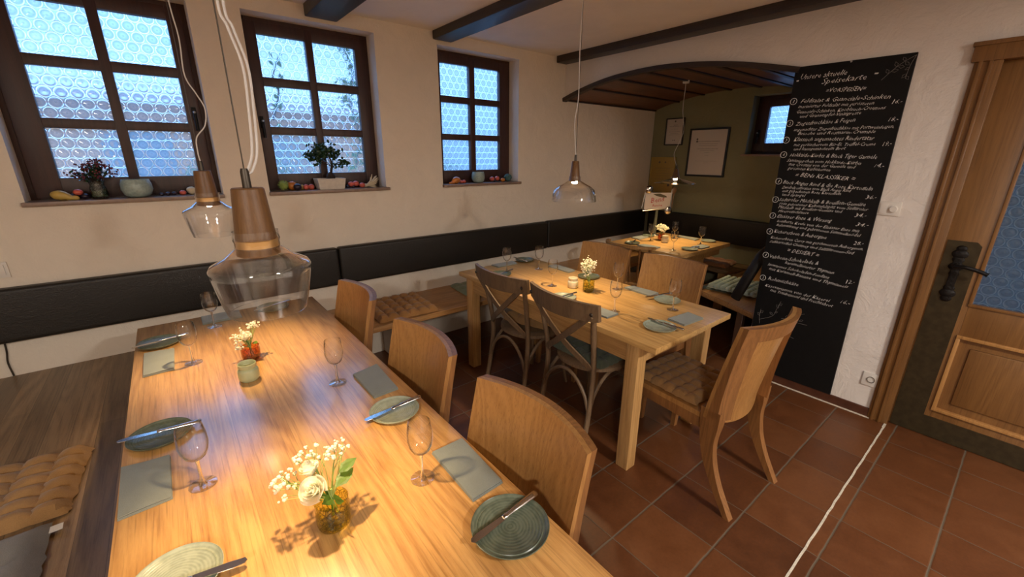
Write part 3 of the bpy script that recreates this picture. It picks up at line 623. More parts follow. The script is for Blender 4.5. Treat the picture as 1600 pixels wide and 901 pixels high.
# ------------------------------------------------------------------ oak chairs with solid curved backs
def oak_chair(label):
    t=thing('oak_chair',label,'chair')
    HW=.228
    def yb(z): 
        return -.205-.095*((z-.45)/.48)**1.15 if z>=.45 else -.205+.0*(.45-z)
    def bul(x): return -.058*(1-(x/HW)**2)
    def panel(u,v):
        x=(u-.5)*2*HW; top=.93; bot=.40+.05*abs(x/HW)**3
        z=bot+(top-bot)*v; return Vector((x,yb(z)+bul(x),z))
    bm=B(); slab(bm,panel,16,10,lambda u,v:Vector((0,-.016,0))); obj('back_panel',bm,m_chairw,t,True)
    # rear frame: stiles and top rail standing proud of the panel
    for s in (-1,1):
        def stile(u,v):
            x=s*(HW-.066+.066*u); z=.46+.47*v; return Vector((x,yb(z)+bul(x)-.0162,z))
        bm=B(); slab(bm,stile,3,10,lambda u,v:Vector((0,-.020-.03*(1-v)**2,0)))
        # sabre leg as continuation
        prof=[(0,-.375,-.405),(.06,-.335,-.370),(.14,-.285,-.327),(.24,-.235,-.290),(.34,-.207,-.276),(.42,-.196,-.282),(.50,-.192,-.285)]
        FF=[];KK=[]
        for q in smoothpath(prof,4):
            z,a_,b_=q; w_=.034+.030*max(0,min(1,(z-.28)/.2))**2; xo=s*HW; xi=s*(HW-w_)
            FF.append([bm.verts.new((xo,a_,z)),bm.verts.new((xi,a_,z)),bm.verts.new((xi,b_,z)),bm.verts.new((xo,b_,z))])
        for p_,q_ in zip(FF,FF[1:]):
            for k_ in range(4): bm.faces.new((p_[k_],p_[(k_+1)%4],q_[(k_+1)%4],q_[k_]))
        bm.faces.new(FF[0][::-1]); bm.faces.new(FF[-1])
        obj('rear_leg',bm,m_chairf,t,True)
    def rail(u,v):
        x=(u-.5)*2*(HW-.0665); z=.862+.068*v; return Vector((x,yb(z)+bul(x)-.0164,z))
    bm=B(); slab(bm,rail,14,2,lambda u,v:Vector((0,-.0195,0))); obj('top_rail',bm,m_chairf,t,True)
    bm=B(); prism(bm,[(-.215,-.215),(.215,-.215),(.222,.205),(.15,.225),(-.15,.225),(-.222,.205)],'z',.43,.455); obj('seat',bm,m_chairw,t)
    bm=B(); box(bm,-.215,-.19,-.2,.20,.375,.43,.003); box(bm,.19,.215,-.2,.20,.375,.43,.003); box(bm,-.19,.19,.175,.20,.375,.43,.003); box(bm,-.19,.19,-.20,-.18,.375,.43,.003); obj('seat_frame',bm,m_chairf,t,True)
    for s in (-1,1):
        bm=B(); sweep(bm,[(s*.198,.19,.43),(s*.198,.19,.25),(s*.195,.195,0)],rect(.042,.042),(0,1,0),[1,.9,.65]); obj('front_leg',bm,m_chairf,t)
    return t
g_oak='oak chairs with solid curved back panels'
c0=oak_chair('oak chair nearest the camera at the long table with a solid back'); c0['group']=g_oak
c0.location=(.352,.752,0); c0.rotation_euler=(0,0,PI/2)
dup(c0,(.352,1.385,0),PI/2,'second oak chair at the long table, next to the folded napkin with rolled edge',g_oak)['label']='oak chair at the long table between the nearest oak chair and the far one'
dup(c0,(.352,2.125,0),PI/2,'farthest oak chair at the long table, near the window bench',g_oak)
dup(c0,(2.30,1.478,0),PI/2,'oak chair on the far side of the middle table, in front of the alcove table',g_oak)
dup(c0,(2.284,2.052,0),PI/2,'oak chair on the far side of the middle table behind the white flowers',g_oak)
dup(c0,(1.985,.93,0),-.085,'oak chair seen from behind at the near end of the middle table',g_oak)
quilt('seat_cushion','tan quilted cushion on the oak chair seen from behind',.40,.40,6,6,.028,m_tan,(1.99,.985,.457),(0,0,-.085),8,.014)

# cross-back bistro chairs
def bistro(label):
    t=thing('cross_back_chair',label,'chair'); 
    def rr(ang,rx=.215,ry=.205): return (rx*math.sin(ang),ry*math.cos(ang))
    bm=B(); lathe(bm,[(0,.448),(.155,.448),(.16,.462),(.205,.462),(.222,.452),(.222,.435),(.21,.428),(0,.428)],40,(0,.01,0),.95); obj('seat',bm,m_bist,t,True)
    bm=B(); lathe(bm,[(0,.458),(.162,.456),(.165,.449)],32,(0,.01,0),.95); obj('cane_inset',bm,m_cane,t,True)
    for s in (-1,1):
        bm=B(); P=smoothpath([(s*.195,-.245,0),(s*.19,-.205,.22),(s*.185,-.185,.44),(s*.198,-.215,.66),(s*.225,-.265,.87)],6)
        sweep(bm,P,[(a*.015,b*.017) for a,b in circ(10)],(0,1,0)); obj('rear_leg',bm,m_bist,t,True)
        bm=B(); P=smoothpath([(s*.15,.165,.43),(s*.165,.18,.2),(s*.185,.20,0)],5); tube(bm,P,[.017-.005*i/10 for i in range(11)],10,(0,1,0)); obj('front_leg',bm,m_bist,t,True)
    def rl(u,v):
        x=(u-.5)*.53; z=.80+.09*v-.0*(1-abs(u-.5)*2); z+= -.018*math.cos(PI*(u-.5)) if v<.5 else .0
        return Vector((x,-.245-.012*v-.055*(1-(x/.265)**2),z))
    bm=B(); slab(bm,rl,20,4,lambda u,v:Vector((0,-.022,0))); bmesh.ops.bevel(bm,geom=[e for e in bm.edges if e.calc_face_angle(0)>1.2],offset=.005,segments=2,affect='EDGES'); obj('top_rail',bm,m_bist,t,True)
    for s in (-1,1):
        P=smoothpath([(s*.228,-.285,.83),(s*.10,-.278-.008*(s>0),.71),(-s*.03,-.255-.008*(s>0),.60),(-s*.16,-.21,.50),(-s*.185,-.185,.455)],6)
        bm=B(); sweep(bm,P,rect(.034,.010),(0,1,0)); obj('cross_slat',bm,m_bist,t,True)
        bm=B(); blob(bm,(s*.235,-.292,.838),.011,2,(1,.5,1)); obj('rivet',bm,m_dmetal,t,True)
    # bentwood hoops under the seat
    for a,b in (((-.19,-.205),(-.162,.18)),((.19,-.205),(.162,.18)),((-.19,-.21),(.19,-.21)),((-.165,.185),(.165,.185))):
        P=[]
        for i in range(13):
            u=i/12; P.append((a[0]+(b[0]-a[0])*u,a[1]+(b[1]-a[1])*u,.21+.205*math.sin(PI*u)**.6))
        bm=B(); tube(bm,P,.0105,8,(b[1]-a[1],a[0]-b[0],0)); obj('hoop_stretcher',bm,m_bist,t,True)
    return t
x0=bistro('weathered wooden cross-back chair nearer the camera at the middle table'); x0.location=(1.835,1.50,0); x0.rotation_euler=(0,0,-PI/2-.03); x0['group']='cross-back chairs'
dup(x0,(1.835,2.07,0),-PI/2+.02,'weathered wooden cross-back chair nearer the window wall at the middle table','cross-back chairs')
quilt('seat_cushion','tan cushion bunched up on the cross-back chair nearer the window wall',.34,.34,3,3,.05,m_tan,(1.90,2.09,.505),(0,-.16,.3),9,.02)
quilt('seat_cushion','dark green quilted cushion on the nearer cross-back chair',.40,.40,5,5,.035,m_dgreen,(1.885,1.50,.4635),(0,0,.0),10,.016)

# curved spindle chair at the alcove table
t=thing('spindle_chair','round-backed wooden spindle chair at the alcove table','chair',(3.42,2.33,0))
bm=B(); lathe(bm,[(0,.43),(.2,.43),(.215,.44),(.215,.455),(.2,.462),(0,.455)],32); obj('seat',bm,m_chairw,t,True)
P=[(-.30*math.cos(a)-.0,.27*math.sin(a),.80+.02*math.cos(a)) for a in [(-1.25+2.5*i/20) for i in range(21)]]
bm=B(); sweep(bm,P,rect(.03,.022),(0,0,1)); obj('top_rail',bm,m_chairw,t,True)
for a in (-1.1,-.75,-.4,0,.4,.75,1.1):
    bm=B(); tube(bm,[(-.18*math.cos(a),.18*math.sin(a),.455),(-.295*math.cos(a),.265*math.sin(a),.80)],.010 if abs(a)<1 else .016,8,(0,1,0)); obj('spindle',bm,m_chairf,t,True)
for sx in (-1,1):
    for sy in (-1,1): bm=B(); tube(bm,[(sx*.14,sy*.14,.43),(sx*.19,sy*.18,0)],[.018,.012],8,(0,1,0)); obj('leg',bm,m_chairf,t,True)

# ------------------------------------------------------------------ pendant lamps
def pendant(name,label,x,y,kind,cordpts,steel=None,group='glass pendant lamps',zc=ZC):
    t=thing(name,label,'lamp',(x,y,0),0,group)
    if kind=='tall':
        prof=[(.0405,1.452),(.042,1.436),(.040,1.43),(.041,1.418),(.062,1.400),(.088,1.386),(.0925,1.378),(.091,1.365),(.080,1.31),(.0735,1.285),(.0715,1.285),(.078,1.31),(.0885,1.365),(.089,1.376),(.086,1.383)]
        zt,zb,rt,rb=1.535,1.405,.0285,.0395; zl=1.402; rl=.012
    elif kind=='wide':
        prof=[(.034,1.478),(.034,1.462),(.036,1.455),(.060,1.440),(.100,1.420),(.122,1.400),(.130,1.375),(.137,1.340),(.1345,1.332),(.133,1.340),(.127,1.372),(.119,1.398)]
        zt,zb,rt,rb=1.567,1.45,.021,.033; zl=1.44; rl=.018
    else:
        prof=[(.044,1.402),(.044,1.388),(.05,1.384),(.10,1.372),(.16,1.356),(.193,1.346),(.196,1.341),(.19,1.341),(.10,1.366)]
        zt,zb,rt,rb=1.478,1.39,.018,.038; zl=1.375; rl=.02
    bm=B(); lathe(bm,prof,56); obj('glass_shade',bm,m_lampglass,t,True)
    bm=B(); lathe(bm,[(0,zt),(rt-.002,zt),(rt,zt-.002),(rb,zb),(rb-.003,zb-.002),(rb-.006,zb+.004),(rl+.002,zb+.02),(0,zb+.02)],40); obj('wooden_socket',bm,m_lampwood,t,True)
    if kind=='tall':
        bm=B(); lathe(bm,[(.036,1.436),(.0385,1.434),(.0385,1.42),(.036,1.418)],32); o=obj('retaining_ring',bm,plain('brass_ring',(.62,.36,.13),.35,.6),t,True)  # warm lamplight on the collar is put into the ring's colour
    bm=B(); lathe(bm,[(0,zt+.036),(.006,zt+.036),(.0075,zt+.03),(.008,zt)],16); obj('cable_gland',bm,m_dmetal,t,True)
    bm=B(); lathe(bm,[(0,zb+.012),(rl,zb+.012),(rl,zl),(rl*.6,zl-.004),(0,zl-.005)],20); obj('led_bulb',bm,m_led,t,True)
    P=smoothpath([(a-x,b-y,z) for a,b,z in cordpts],8); bm=B(); tube(bm,P,.0024,6,(1,0,0)); obj('cord',bm,m_cord,t,True)
    if steel:
        bm=B(); tube(bm,[(0,0,zt+.03),(0,0,zc-.01)],.0013,5,(1,0,0)); obj('suspension_wire',bm,m_dmetal,t)
        if steel==2:
            P2=[p+Vector((.009,.004,0)) if 0<i<len(P)-3 else p+Vector((.003,0,0)) for i,p in enumerate(P)]; bm=B(); tube(bm,P2,.0024,6,(1,0,0)); obj('cord',bm,m_cord,t,True)
    bm=B(); lathe(bm,[(0,zc),(.03,zc),(.03,zc-.022),(.026,zc-.028),(0,zc-.028)],28,(cordpts[-1][0]-x,cordpts[-1][1]-y,0)); obj('ceiling_canopy',bm,m_whitep,t,True)
    li=bpy.data.lights.new('lamp_light','SPOT'); li.energy=LAMP_W; li.color=WARM; li.spot_size=math.radians(84 if kind=='tall' else 112); li.spot_blend=.8 if kind=='tall' else 1.0; li.shadow_soft_size=.014
    lo=bpy.data.objects.new('lamp_light',li); C.objects.link(lo); lo.parent=t; lo.location=(0,0,zl-.012)
    return t
pendant('pendant_lamp','large nearest pendant lamp with tapered clear glass over the long table',.122,.97,'tall',[(.124,.97,1.56),(.140,.97,1.60),(.147,.97,1.68),(.149,.97,1.75),(.136,.97,1.81),(.128,.97,1.86),(.15,.97,2.1),(.13,.97,2.48)],2)
pendant('pendant_lamp','smaller looking pendant lamp with tapered glass in front of the left window',.119,2.06,'tall',[(.121,2.06,1.56),(.118,2.06,1.60),(.124,2.06,1.655),(.158,2.06,1.70),(.168,2.06,1.76),(.150,2.06,1.81),(.127,2.06,1.87),(.133,2.06,1.99),(.125,2.06,2.12),(.12,2.06,2.48)],1)
pendant('pendant_lamp','pendant lamp with wide bowl glass shade over the middle table',1.935,1.80,'wide',[(1.935,1.8,1.59),(1.927,1.8,1.65),(1.912,1.8,1.78),(1.932,1.8,1.90),(1.931,1.8,2.02),(1.925,1.8,2.21),(1.935,1.8,2.48)],1)
pendant('pendant_lamp','pendant lamp with flat glass disc shade in the alcove',3.97,2.337,'flat',[(3.97,2.34,1.50),(3.97,2.38,1.60),(3.97,2.375,1.65),(3.97,2.345,1.72),(3.97,2.31,1.84),(3.97,2.345,2.02),(3.97,2.345,2.25)],None,zc=2.275)

# added fill lamps, unseen behind the camera, raising the room's ambient light
for i,(x,y) in enumerate([(-1.6,-1.6),(1.6,-1.9)]):
    t=thing('ceiling_lamp','round opal ceiling lamp %s'%('at the rear left of the room' if i==0 else 'at the rear right of the room'),'lamp',(x,y,0)); bm=B(); lathe(bm,[(0,ZC),(.2,ZC),(.2,ZC-.05),(.17,ZC-.07),(0,ZC-.075)],36); obj('opal_shade',bm,emit('opal_%d'%i,FILL_C,3),t,True)
    li=bpy.data.lights.new('ceiling_light','AREA'); li.shape='DISK'; li.size=.4; li.energy=FILL_W; li.color=FILL_C
    lo=bpy.data.objects.new('ceiling_light',li); C.objects.link(lo); lo.parent=t; lo.location=(0,0,ZC-.09)

# ------------------------------------------------------------------ tableware
def wine_glass():
    t=thing('wine_glass','x','glass')
    bm=B(); lathe(bm,[(.0045,.078),(.012,.083),(.024,.094),(.031,.110),(.0345,.130),(.0335,.155),(.0295,.181),(.0288,.182),(.0285,.180),(.0325,.155),(.0335,.131),(.030,.111),(.023,.096),(.011,.0855),(0,.083)],36); obj('bowl',bm,m_glass,t,True)
    bm=B(); lathe(bm,[(.010,.004),(.0055,.012),(.0035,.03),(.0035,.065),(.0055,.079)],16); obj('stem',bm,m_realglass,t,True)
    bm=B(); lathe(bm,[(0,.0008),(.030,.0008),(.0325,.0018),(.031,.0028),(.015,.0045),(.006,.011)],32); obj('foot',bm,m_gsolid,t,True)
    return t
g0=wine_glass(); gg='stemmed wine glasses on the laid tables'
Z=.7505
GL=[((.061,2.511),'wine glass at the far end of the long table in front of the black backrest'),
((-.048,2.09),'wine glass beside the small napkin and plate at the far left of the long table'),
((-.071,1.228),'large looking wine glass at the left edge of the long table between napkin and plate'),
((.379,1.546),'wine glass on the long table left of the napkin beside the middle oak chair'),
((.401,.883),'wine glass on the long table left of the napkin beside the nearest oak chair'),
((1.915,2.438),'wine glass nearest the left far corner of the middle table'),
((2.151,2.333),'wine glass at the far end of the middle table right of the blue napkin'),
((1.927,1.952),'wine glass on the middle table left of the cream candle jar'),
((2.216,1.631),'wine glass on the middle table farther of the overlapping pair'),
((1.864,1.379),'wine glass on the middle table nearer of the overlapping pair'),
((2.152,1.186),'wine glass on the middle table nearest its right edge beside a plate'),
((3.853,2.467),'wine glass left of the orange vase on the alcove table'),
((3.623,2.071),'wine glass in front of the candle on the alcove table'),
((4.091,2.049),'wine glass at the right side of the alcove table'),
((4.172,2.389),'wine glass behind the white flowers on the alcove table')]
for i,((x,y),l) in enumerate(GL):
    o=g0 if i==0 else copy_tree(g0); o.location=(x,y,Z); o.rotation_euler=(0,0,.4*i); tag(o,l,'glass',gg)
def plate(mat,r=.082):
    bm=B(); k=r/.082
    lathe(bm,[(a*k,b) for a,b in [(0,.006),(.066,.006),(.069,.0085),(.0705,.0065),(.078,.0095),(.082,.0145),(.0835,.0135),(.078,.006),(.06,.001),(.05,0),(0,0)]],56); return obj('side_plate',bm,mat,None,True)
p0=plate(m_plate); p1=plate(m_plate2)
PL=[((.488,.607),0,1.12,'dark green plate with a knife nearest the camera beside the closest oak chair'),
((.470,1.224),1,1.0,'pale plate with a knife beside the middle oak chair of the long table'),
((-.159,1.556),0,1.0,'dark plate with a knife at the left table edge above the large napkin'),
((-.160,2.42),0,1.0,'plate with a knife at the far left corner of the long table'),
((-.135,.935),1,1.0,'pale plate cut off by the bottom edge of the photo'),
((.350,2.625),0,1.0,'dark plate at the far right corner of the long table behind the pendant glass'),
((1.815,2.385),0,.95,'plate at the left edge of the middle table half hidden by a chair rail'),
((2.245,2.615),0,.95,'dark plate at the far end of the middle table with a knife leaning on it'),
((1.80,1.72),1,.95,'pale plate in the lamplight on the middle table behind the nearer cross-back chair'),
((2.285,1.94),0,.95,'dark plate behind the green vase on the middle table'),
((2.262,1.29),1,.95,'pale plate at the right edge of the middle table behind a wine glass'),
((1.855,1.082),1,1.0,'pale plate on the near end of the middle table'),
((3.585,2.50),0,.9,'dark plate at the near left edge of the alcove table'),
((3.775,1.99),1,.9,'plate at the near right edge of the alcove table'),
((4.30,2.08),1,.9,'pale plate at the far right of the alcove table'),
((4.055,2.63),0,.8,'dark plate beside the ladle stand on the alcove table')]
first=[True,True]
for (x,y),k,s,l in PL:
    src=(p0,p1)[k]
    if first[k]: o=src; first[k]=False
    else: o=src.copy(); C.objects.link(o)
    o.location=(x,y,.7502); o.scale=(s,s,1); tag(o,l,'plate',('dark','pale')[k]+' stoneware side plates')
def knife():
    t=thing('table_knife','x','knife')
    bm=B(); pts=[(-.105,-.001),(-.10,-.009),(-.07,-.0105),(-.005,-.0075),(-.005,.006),(-.08,.0085),(-.1,.006)]; prism(bm,pts,'z',.0,.0016); obj('blade',bm,m_steel,t)
    bm=B(); sweep(bm,[(-.008,0,.002),(.0,0,.002),(.008,0,.0022),(.03,0,.0025),(.09,0,.003),(.103,0,.003),(.106,0,.003)],[(a*.0075,b*.0042) for a,b in circ(12)],(0,0,1),[.7,1.0,.75,.9,1.25,1.2,.7]); obj('handle',bm,m_steel,t,True)
    return t
k0=knife(); kz=.7665
KN=[((.392,.622),(.590,.636),'knife lying across the dark green plate nearest the camera'),
((.370,1.219),(.566,1.234),'knife lying across the pale plate beside the middle oak chair'),
((-.240,1.573),(-.074,1.548),'knife across the plate at the left edge of the long table'),
((-.246,2.396),(-.060,2.430),'knife across the plate at the far left corner of the long table'),
((.26,2.60),(.44,2.66),'knife on the plate at the far right corner of the long table'),
((-.02,.885),(-.21,.93),'knife blade tip showing on the plate at the bottom edge'),
((1.893,1.175),(1.889,.974),'knife across the plate on the near end of the middle table'),
((2.19,1.39),(2.375,1.335),'knife on the plate at the right edge of the middle table'),
((2.215,2.73),(2.19,2.51),'knife leaning on the dark plate at the far end of the middle table'),
((1.71,1.715),(1.90,1.715),'knife on the pale plate in the lamplight of the middle table'),
((1.75,2.36),(1.93,2.40),'knife on the plate half hidden by the farther chair rail'),
((3.51,2.46),(3.67,2.53),'knife on the near left plate of the alcove table'),
((3.70,2.02),(3.88,1.96),'knife on the near right plate of the alcove table')]
for i,(a,b,l) in enumerate(KN):
    o=k0 if i==0 else copy_tree(k0); cx,cy=(a[0]+b[0])/2,(a[1]+b[1])/2
    o.location=(cx,cy,kz); o.rotation_euler=(0,0,math.atan2(b[1]-a[1],b[0]-a[0])); tag(o,l,'knife','steel table knives')
def napkin(label,q,seed):
    rnd=random.Random(seed); bm=B(); q=[Vector((a,b,0)) for a,b in q]; c=sum(q,Vector())/4; q=[p-c for p in q]
    for lay in range(3):
        s=1-.012*lay; z0=.0006+lay*.0028; ph=rnd.uniform(0,6)
        def fn(u,v,s=s,z0=z0,ph=ph,lay=lay):
            p=(q[0]*(1-u)*(1-v)+q[1]*u*(1-v)+q[2]*u*v+q[3]*(1-u)*v)*s
            return p+Vector((0,0,z0+.0024+ (.0012*math.sin(u*5+ph)*math.sin(v*4+ph*.7)+.0012 if lay==2 else 0)))
        slab(bm,fn,10,10,lambda u,v:Vector((0,0,-.0023)))
    o=obj('folded_napkin',bm,m_nap,None,True); o.location=(c.x,c.y,.7502); return tag(o,label,'napkin','folded grey green napkins')
napkin('long napkin at the far end of the long table beside a wine glass',[(.014,2.694),(.014,2.569),(.19,2.569),(.19,2.698)],1)
napkin('small napkin at the far left of the long table near the plate',[(-.214,2.317),(-.108,2.305),(-.113,2.066),(-.212,2.061)],2)
napkin('large looking grey green napkin at the left edge of the long table',[(-.246,1.438),(-.137,1.420),(-.136,1.216),(-.242,1.211)],3)
napkin('grey green napkin on the long table beside the middle oak chair',[(.444,1.564),(.552,1.589),(.543,1.355),(.447,1.349)],4)
napkin('grey green napkin on the long table beside the nearest oak chair',[(.467,.955),(.573,.955),(.562,.732),(.462,.727)],5)
napkin('napkin at the far left corner of the middle table',[(1.921,2.650),(1.925,2.561),(2.118,2.561),(2.144,2.650)],6)
napkin('blue grey napkin on the far side of the middle table left of the flowers',[(2.26,2.348),(2.25,2.109),(2.335,2.12),(2.345,2.345)],7)
napkin('napkin on the far side of the middle table in front of the oak chair back',[(2.268,1.615),(2.25,1.400),(2.345,1.400),(2.35,1.60)],8)
napkin('napkin under the knife handle on the near end of the middle table',[(1.985,1.117),(2.172,1.102),(2.150,1.000),(1.975,1.012)],9)
napkin('napkin tucked behind the nearer cross-back chair rail',[(1.74,1.50),(1.84,1.50),(1.84,1.33),(1.74,1.33)],10)
napkin('pale napkin at the near edge of the alcove table',[(3.535,2.41),(3.50,2.187),(3.63,2.207),(3.625,2.39)],11)
napkin('pale napkin at the far edge of the alcove table against the backrest',[(4.30,2.435),(4.23,2.18),(4.34,2.19),(4.37,2.41)],12)
napkin('pale napkin at the left side of the alcove table',[(3.83,2.69),(3.80,2.57),(4.00,2.59),(4.02,2.69)],13)
napkin('pale napkin at the right side of the alcove table beside a plate',[(3.90,2.04),(3.875,1.925),(4.04,1.925),(4.07,2.02)],14)

# vases, flowers, candles
def vase(name,label,x,y,r,h,mat,sy=1.0,ns=None):
    t=thing(name,label,'vase',(x,y,.7502)); k=r/.039
    bm=B(); lathe(bm,[(0,.002),(r*.80,.001),(r*.93,.006),(r,.018),(r*1.0,h*.72),(r*.96,h*.93),(r*.99,h),(r*.94,h),(r*.91,h*.92),(r*.94,h*.7),(r*.94,.02),(r*.85,.009),(0,.008)],40,(0,0,0),sy); obj('glass_body',bm,mat,t,True)
    bm=B(); lathe(bm,[(0,.010),(r*.82,.011),(r*.90,.02),(r*.90,h*.45),(0,h*.45)],28,(0,0,0),sy); obj('water',bm,m_water,t,True); return t
def rose(bm,c,r,tilt):
    q=Vector((0,0,1)).rotation_difference(Vector(tilt).normalized()); c=Vector(c)
    for i in range(22):
        a=i*2.4; lay=i/22; rad=r*(.10+.82*lay); hgt=r*(1.15-.55*lay*lay); wdt=.9-.1*lay
        F=[]
        for iu in range(7):
            row=[]
            for iv in range(6):
                u=(iu/6-.5)*2*wdt; v=iv/5; rr=rad*(.35+.65*math.sin(v*PI*.5))*(1+.22*lay*v*v); z=-r*.5+(hgt+r*.5)*v-(abs(u)**2.5)*r*.35*v + (-.22*r*lay*max(0,v-.8)*4)
                row.append(bm.verts.new(c+q@Vector((rr*math.cos(a+u),rr*math.sin(a+u),z))))
            F.append(row)
        for iu in range(6):
            for iv in range(5): bm.faces.new((F[iu][iv],F[iu+1][iv],F[iu+1][iv+1],F[iu][iv+1]))
def bouquet(name,label,x,y,z,roses,breath,leaves,rb=.0045,tight=0,seed=3):
    rnd=random.Random(seed); t=thing(name,label,'flowers',(x,y,z))
    base=Vector((0,0,-.045)); neck=Vector((0,0,.0))
    if roses:
        for c,r,ti in roses:
            bm=B(); rose(bm,c,r,ti); ro=obj('rose',bm,m_petal,t,True)
            bm=B(); tube(bm,smoothpath([base,neck*.5+Vector(c)*.1,Vector(c)-Vector(ti).normalized()*r*.4],5),.0022,6,(1,0,0)); obj('rose_stem',bm,m_leaf,t)
    bs=B(); bb=B()
    for cc,rad,n in breath:
        cc=Vector(cc)
        for i in range(n):
            d=Vector([rnd.gauss(0,1) for _ in range(3)]); d.normalize(); p=cc+Vector((d.x*rad[0],d.y*rad[1],d.z*rad[2]))*rnd.uniform(.45,1)
            s=rnd.uniform(.8,1.25)*rb; blob(bb,p,s,1,(1,1,.8))
            for k in range(2): blob(bb,p+Vector([rnd.gauss(0,s*.7) for _ in range(3)]),s*.6,1)
            if i%2==0:
                tube(bs,smoothpath([Vector((rnd.gauss(0,.004),rnd.gauss(0,.004),0)),cc*.6+Vector([rnd.gauss(0,.006) for _ in range(3)]),p],4),.0008,4,(1,0,.1))
    obj('blossoms',bb,m_petal,t,True); obj('stems',bs,m_stem,t)
    bm=B(); tube(bm,[base,(0.003,0,.03)],.0025,6,(1,0,0)); tube(bm,[base+Vector((.012,0,0)),(-.004,.003,.03)],.002,6,(1,0,0)); obj('main_stem',bm,m_stem,t)
    if leaves:
        for (c,s,ax) in leaves:
            bm=B(); q=Vector((0,1,0)).rotation_difference(Vector(ax).normalized()); leafmesh(bm,c,s,q); obj('leaf',bm,m_leaf,t)
    return t
# right of the long table near end: directions in plan, camera sees from (0,0)
vase('bud_vase','olive green textured glass vase with roses on the long table',.166,.880,.0385,.076,m_vgreen)
bouquet('flower_bunch','white roses and baby\'s breath in the olive green vase','x' and .166,.880,.822,
  [((-.034,-.012,.055),.031,(-.45,-.6,.85)),((-.030,.030,.080),.022,(-.2,.1,1))],
  [((-.085,.045,.072),(.040,.030,.022),26),((-.02,.05,.10),(.045,.035,.022),30),((.045,.045,.095),(.03,.03,.018),18),((-.06,.02,.045),(.035,.03,.02),14)],
  [((.035,.000,.045),.055,(.7,.3,.25)),((.048,.012,.065),.048,(.9,.1,.35)),((.008,-.03,.02),.042,(.2,-.7,.2)),((-.008,-.012,.012),.04,(-.5,-.4,.3))])
vase('bud_vase','amber glass vase at the far half of the long table',.152,1.985,.0365,.062,m_vamber)
bouquet('flower_bunch','white rose and baby\'s breath in the amber vase',.152,1.985,.808,[((-.01,0,.045),.024,(0,-.3,1))],[((-.02,.01,.05),(.04,.035,.025),34),((.03,.03,.085),(.025,.02,.02),18),((-.04,-.02,.02),(.02,.02,.02),10)],[((.02,-.02,.02),.03,(.4,-.6,.1))],.0050,seed=5)
vase('bud_vase','yellow green glass vase on the middle table',2.03,1.72,.0375,.072,m_vgreen)
bouquet('flower_bunch','dense white baby\'s breath in the yellow green vase on the middle table',2.03,1.72,.82,[],[((0,.01,.10),(.055,.05,.055),120),((-.01,.01,.065),(.035,.035,.035),40)],[],.0052,seed=6)
vase('bud_vase','small orange glass vase on the alcove table',3.968,2.42,.034,.07,m_vamber)
bouquet('flower_bunch','small white flower bunch in the orange vase in the alcove',3.968,2.42,.815,[((0,0,.06),.026,(0,0,1))],[((0,0,.065),(.062,.062,.042),90)],[],.0068,seed=8)
def votive(name,label,x,y,r,mat,lit=False):
    t=thing(name,label,'candle holder',(x,y,.7502)); k=r/.034
    bm=B(); lathe(bm,[(a*k,b*k) for a,b in [(0,0),(.028,0),(.033,.006),(.0345,.018),(.034,.040),(.0315,.046),(.027,.049),(.0285,.053),(.030,.056),(.030,.066),(.028,.068),(.0265,.066),(.0265,.056),(.024,.05),(.030,.04),(.030,.012),(0,.010)]],36); obj('jar',bm,mat,t,True)
    bm=B(); lathe(bm,[(0,.011*k),(.0285*k,.012*k),(.0285*k,.030*k),(0,.031*k)],24); w=obj('wax',bm,m_creamw,t,True)
    bm=B(); tube(bm,[(0,0,.03*k),(.001,0,.038*k)],.0008,5,(1,0,0)); obj('wick',bm,m_black,w)
    return t
m_vot=plain('frosted_green_glass',(.46,.48,.27),.35,0,40,.05,.1); m_votc=plain('frosted_cream',(.66,.60,.42),.4)
votive('candle_jar','pale green ribbed candle jar in front of the amber vase',.116,1.79,.036,m_vot)
votive('candle_jar','cream candle jar left of the vase on the middle table',2.012,1.842,.035,m_votc)
votive('candle_jar','glowing cream candle jar beside the orange vase in the alcove',3.90,2.33,.036,m_votc)

# ladle stand on alcove table
t=thing('ladle_stand','small card stand made of ladles on the alcove table corner','stand',(4.20,2.655,.7502)); t.rotation_euler=(0,0,-.62)
bm=B(); lathe(bm,[(0,.004),(.05,.006),(.055,.0),(0,0)],28); obj('base',bm,m_steelb,t,True)
bm=B(); tube(bm,smoothpath([(0,0,.004),(0,0.0,.12),(.005,0,.28)]),[.022-.008*i/12 for i in range(13)],10,(1,0,0)); obj('post',bm,plain('grey_green_handle',(.08,.085,.06),.5),t,True)
bm=B(); box(bm,-.145,.145,-.006,.006,.285,.465,.002); cd=obj('card',bm,m_paper,t); 
bm=B(); pts=[(-.06,.452),(.02,.456),(.09,.43),(.10,.415),(.06,.412),(-.02,.43)]; prism(bm,pts,'y',-.0085,-.0065); obj('card_picture',bm,plain('dark_olive_print',(.10,.08,.04),.6),cd)
bm=B(); tube(bm,[(-.16,-.01,.27),(.16,-.01,.30)],.006,8,(0,1,0)); tube(bm,[(-.17,.0,.30),(-.145,0,.47)],.005,8,(0,1,0)); tube(bm,[(.155,0,.3),(.15,0,.5)],.005,8,(0,1,0)); obj('rods',bm,m_steelb,t,True)
for i,(x,z,r) in enumerate([(-.115,.50,.046),(.125,.275,.044)]):
    bm=B(); blob(bm,(x,-.02,z),r,3,(1,.55,1)); obj('ladle_bowl',bm,m_steel,t,True)
bm=B(); blob(bm,(.175,.0,.49),.035,3,(.8,.4,1.15)); tube(bm,[(.175,0,.46),(.165,0,.3)],.006,8,(0,1,0)); obj('wooden_spoon',bm,m_lampwood,t,True)

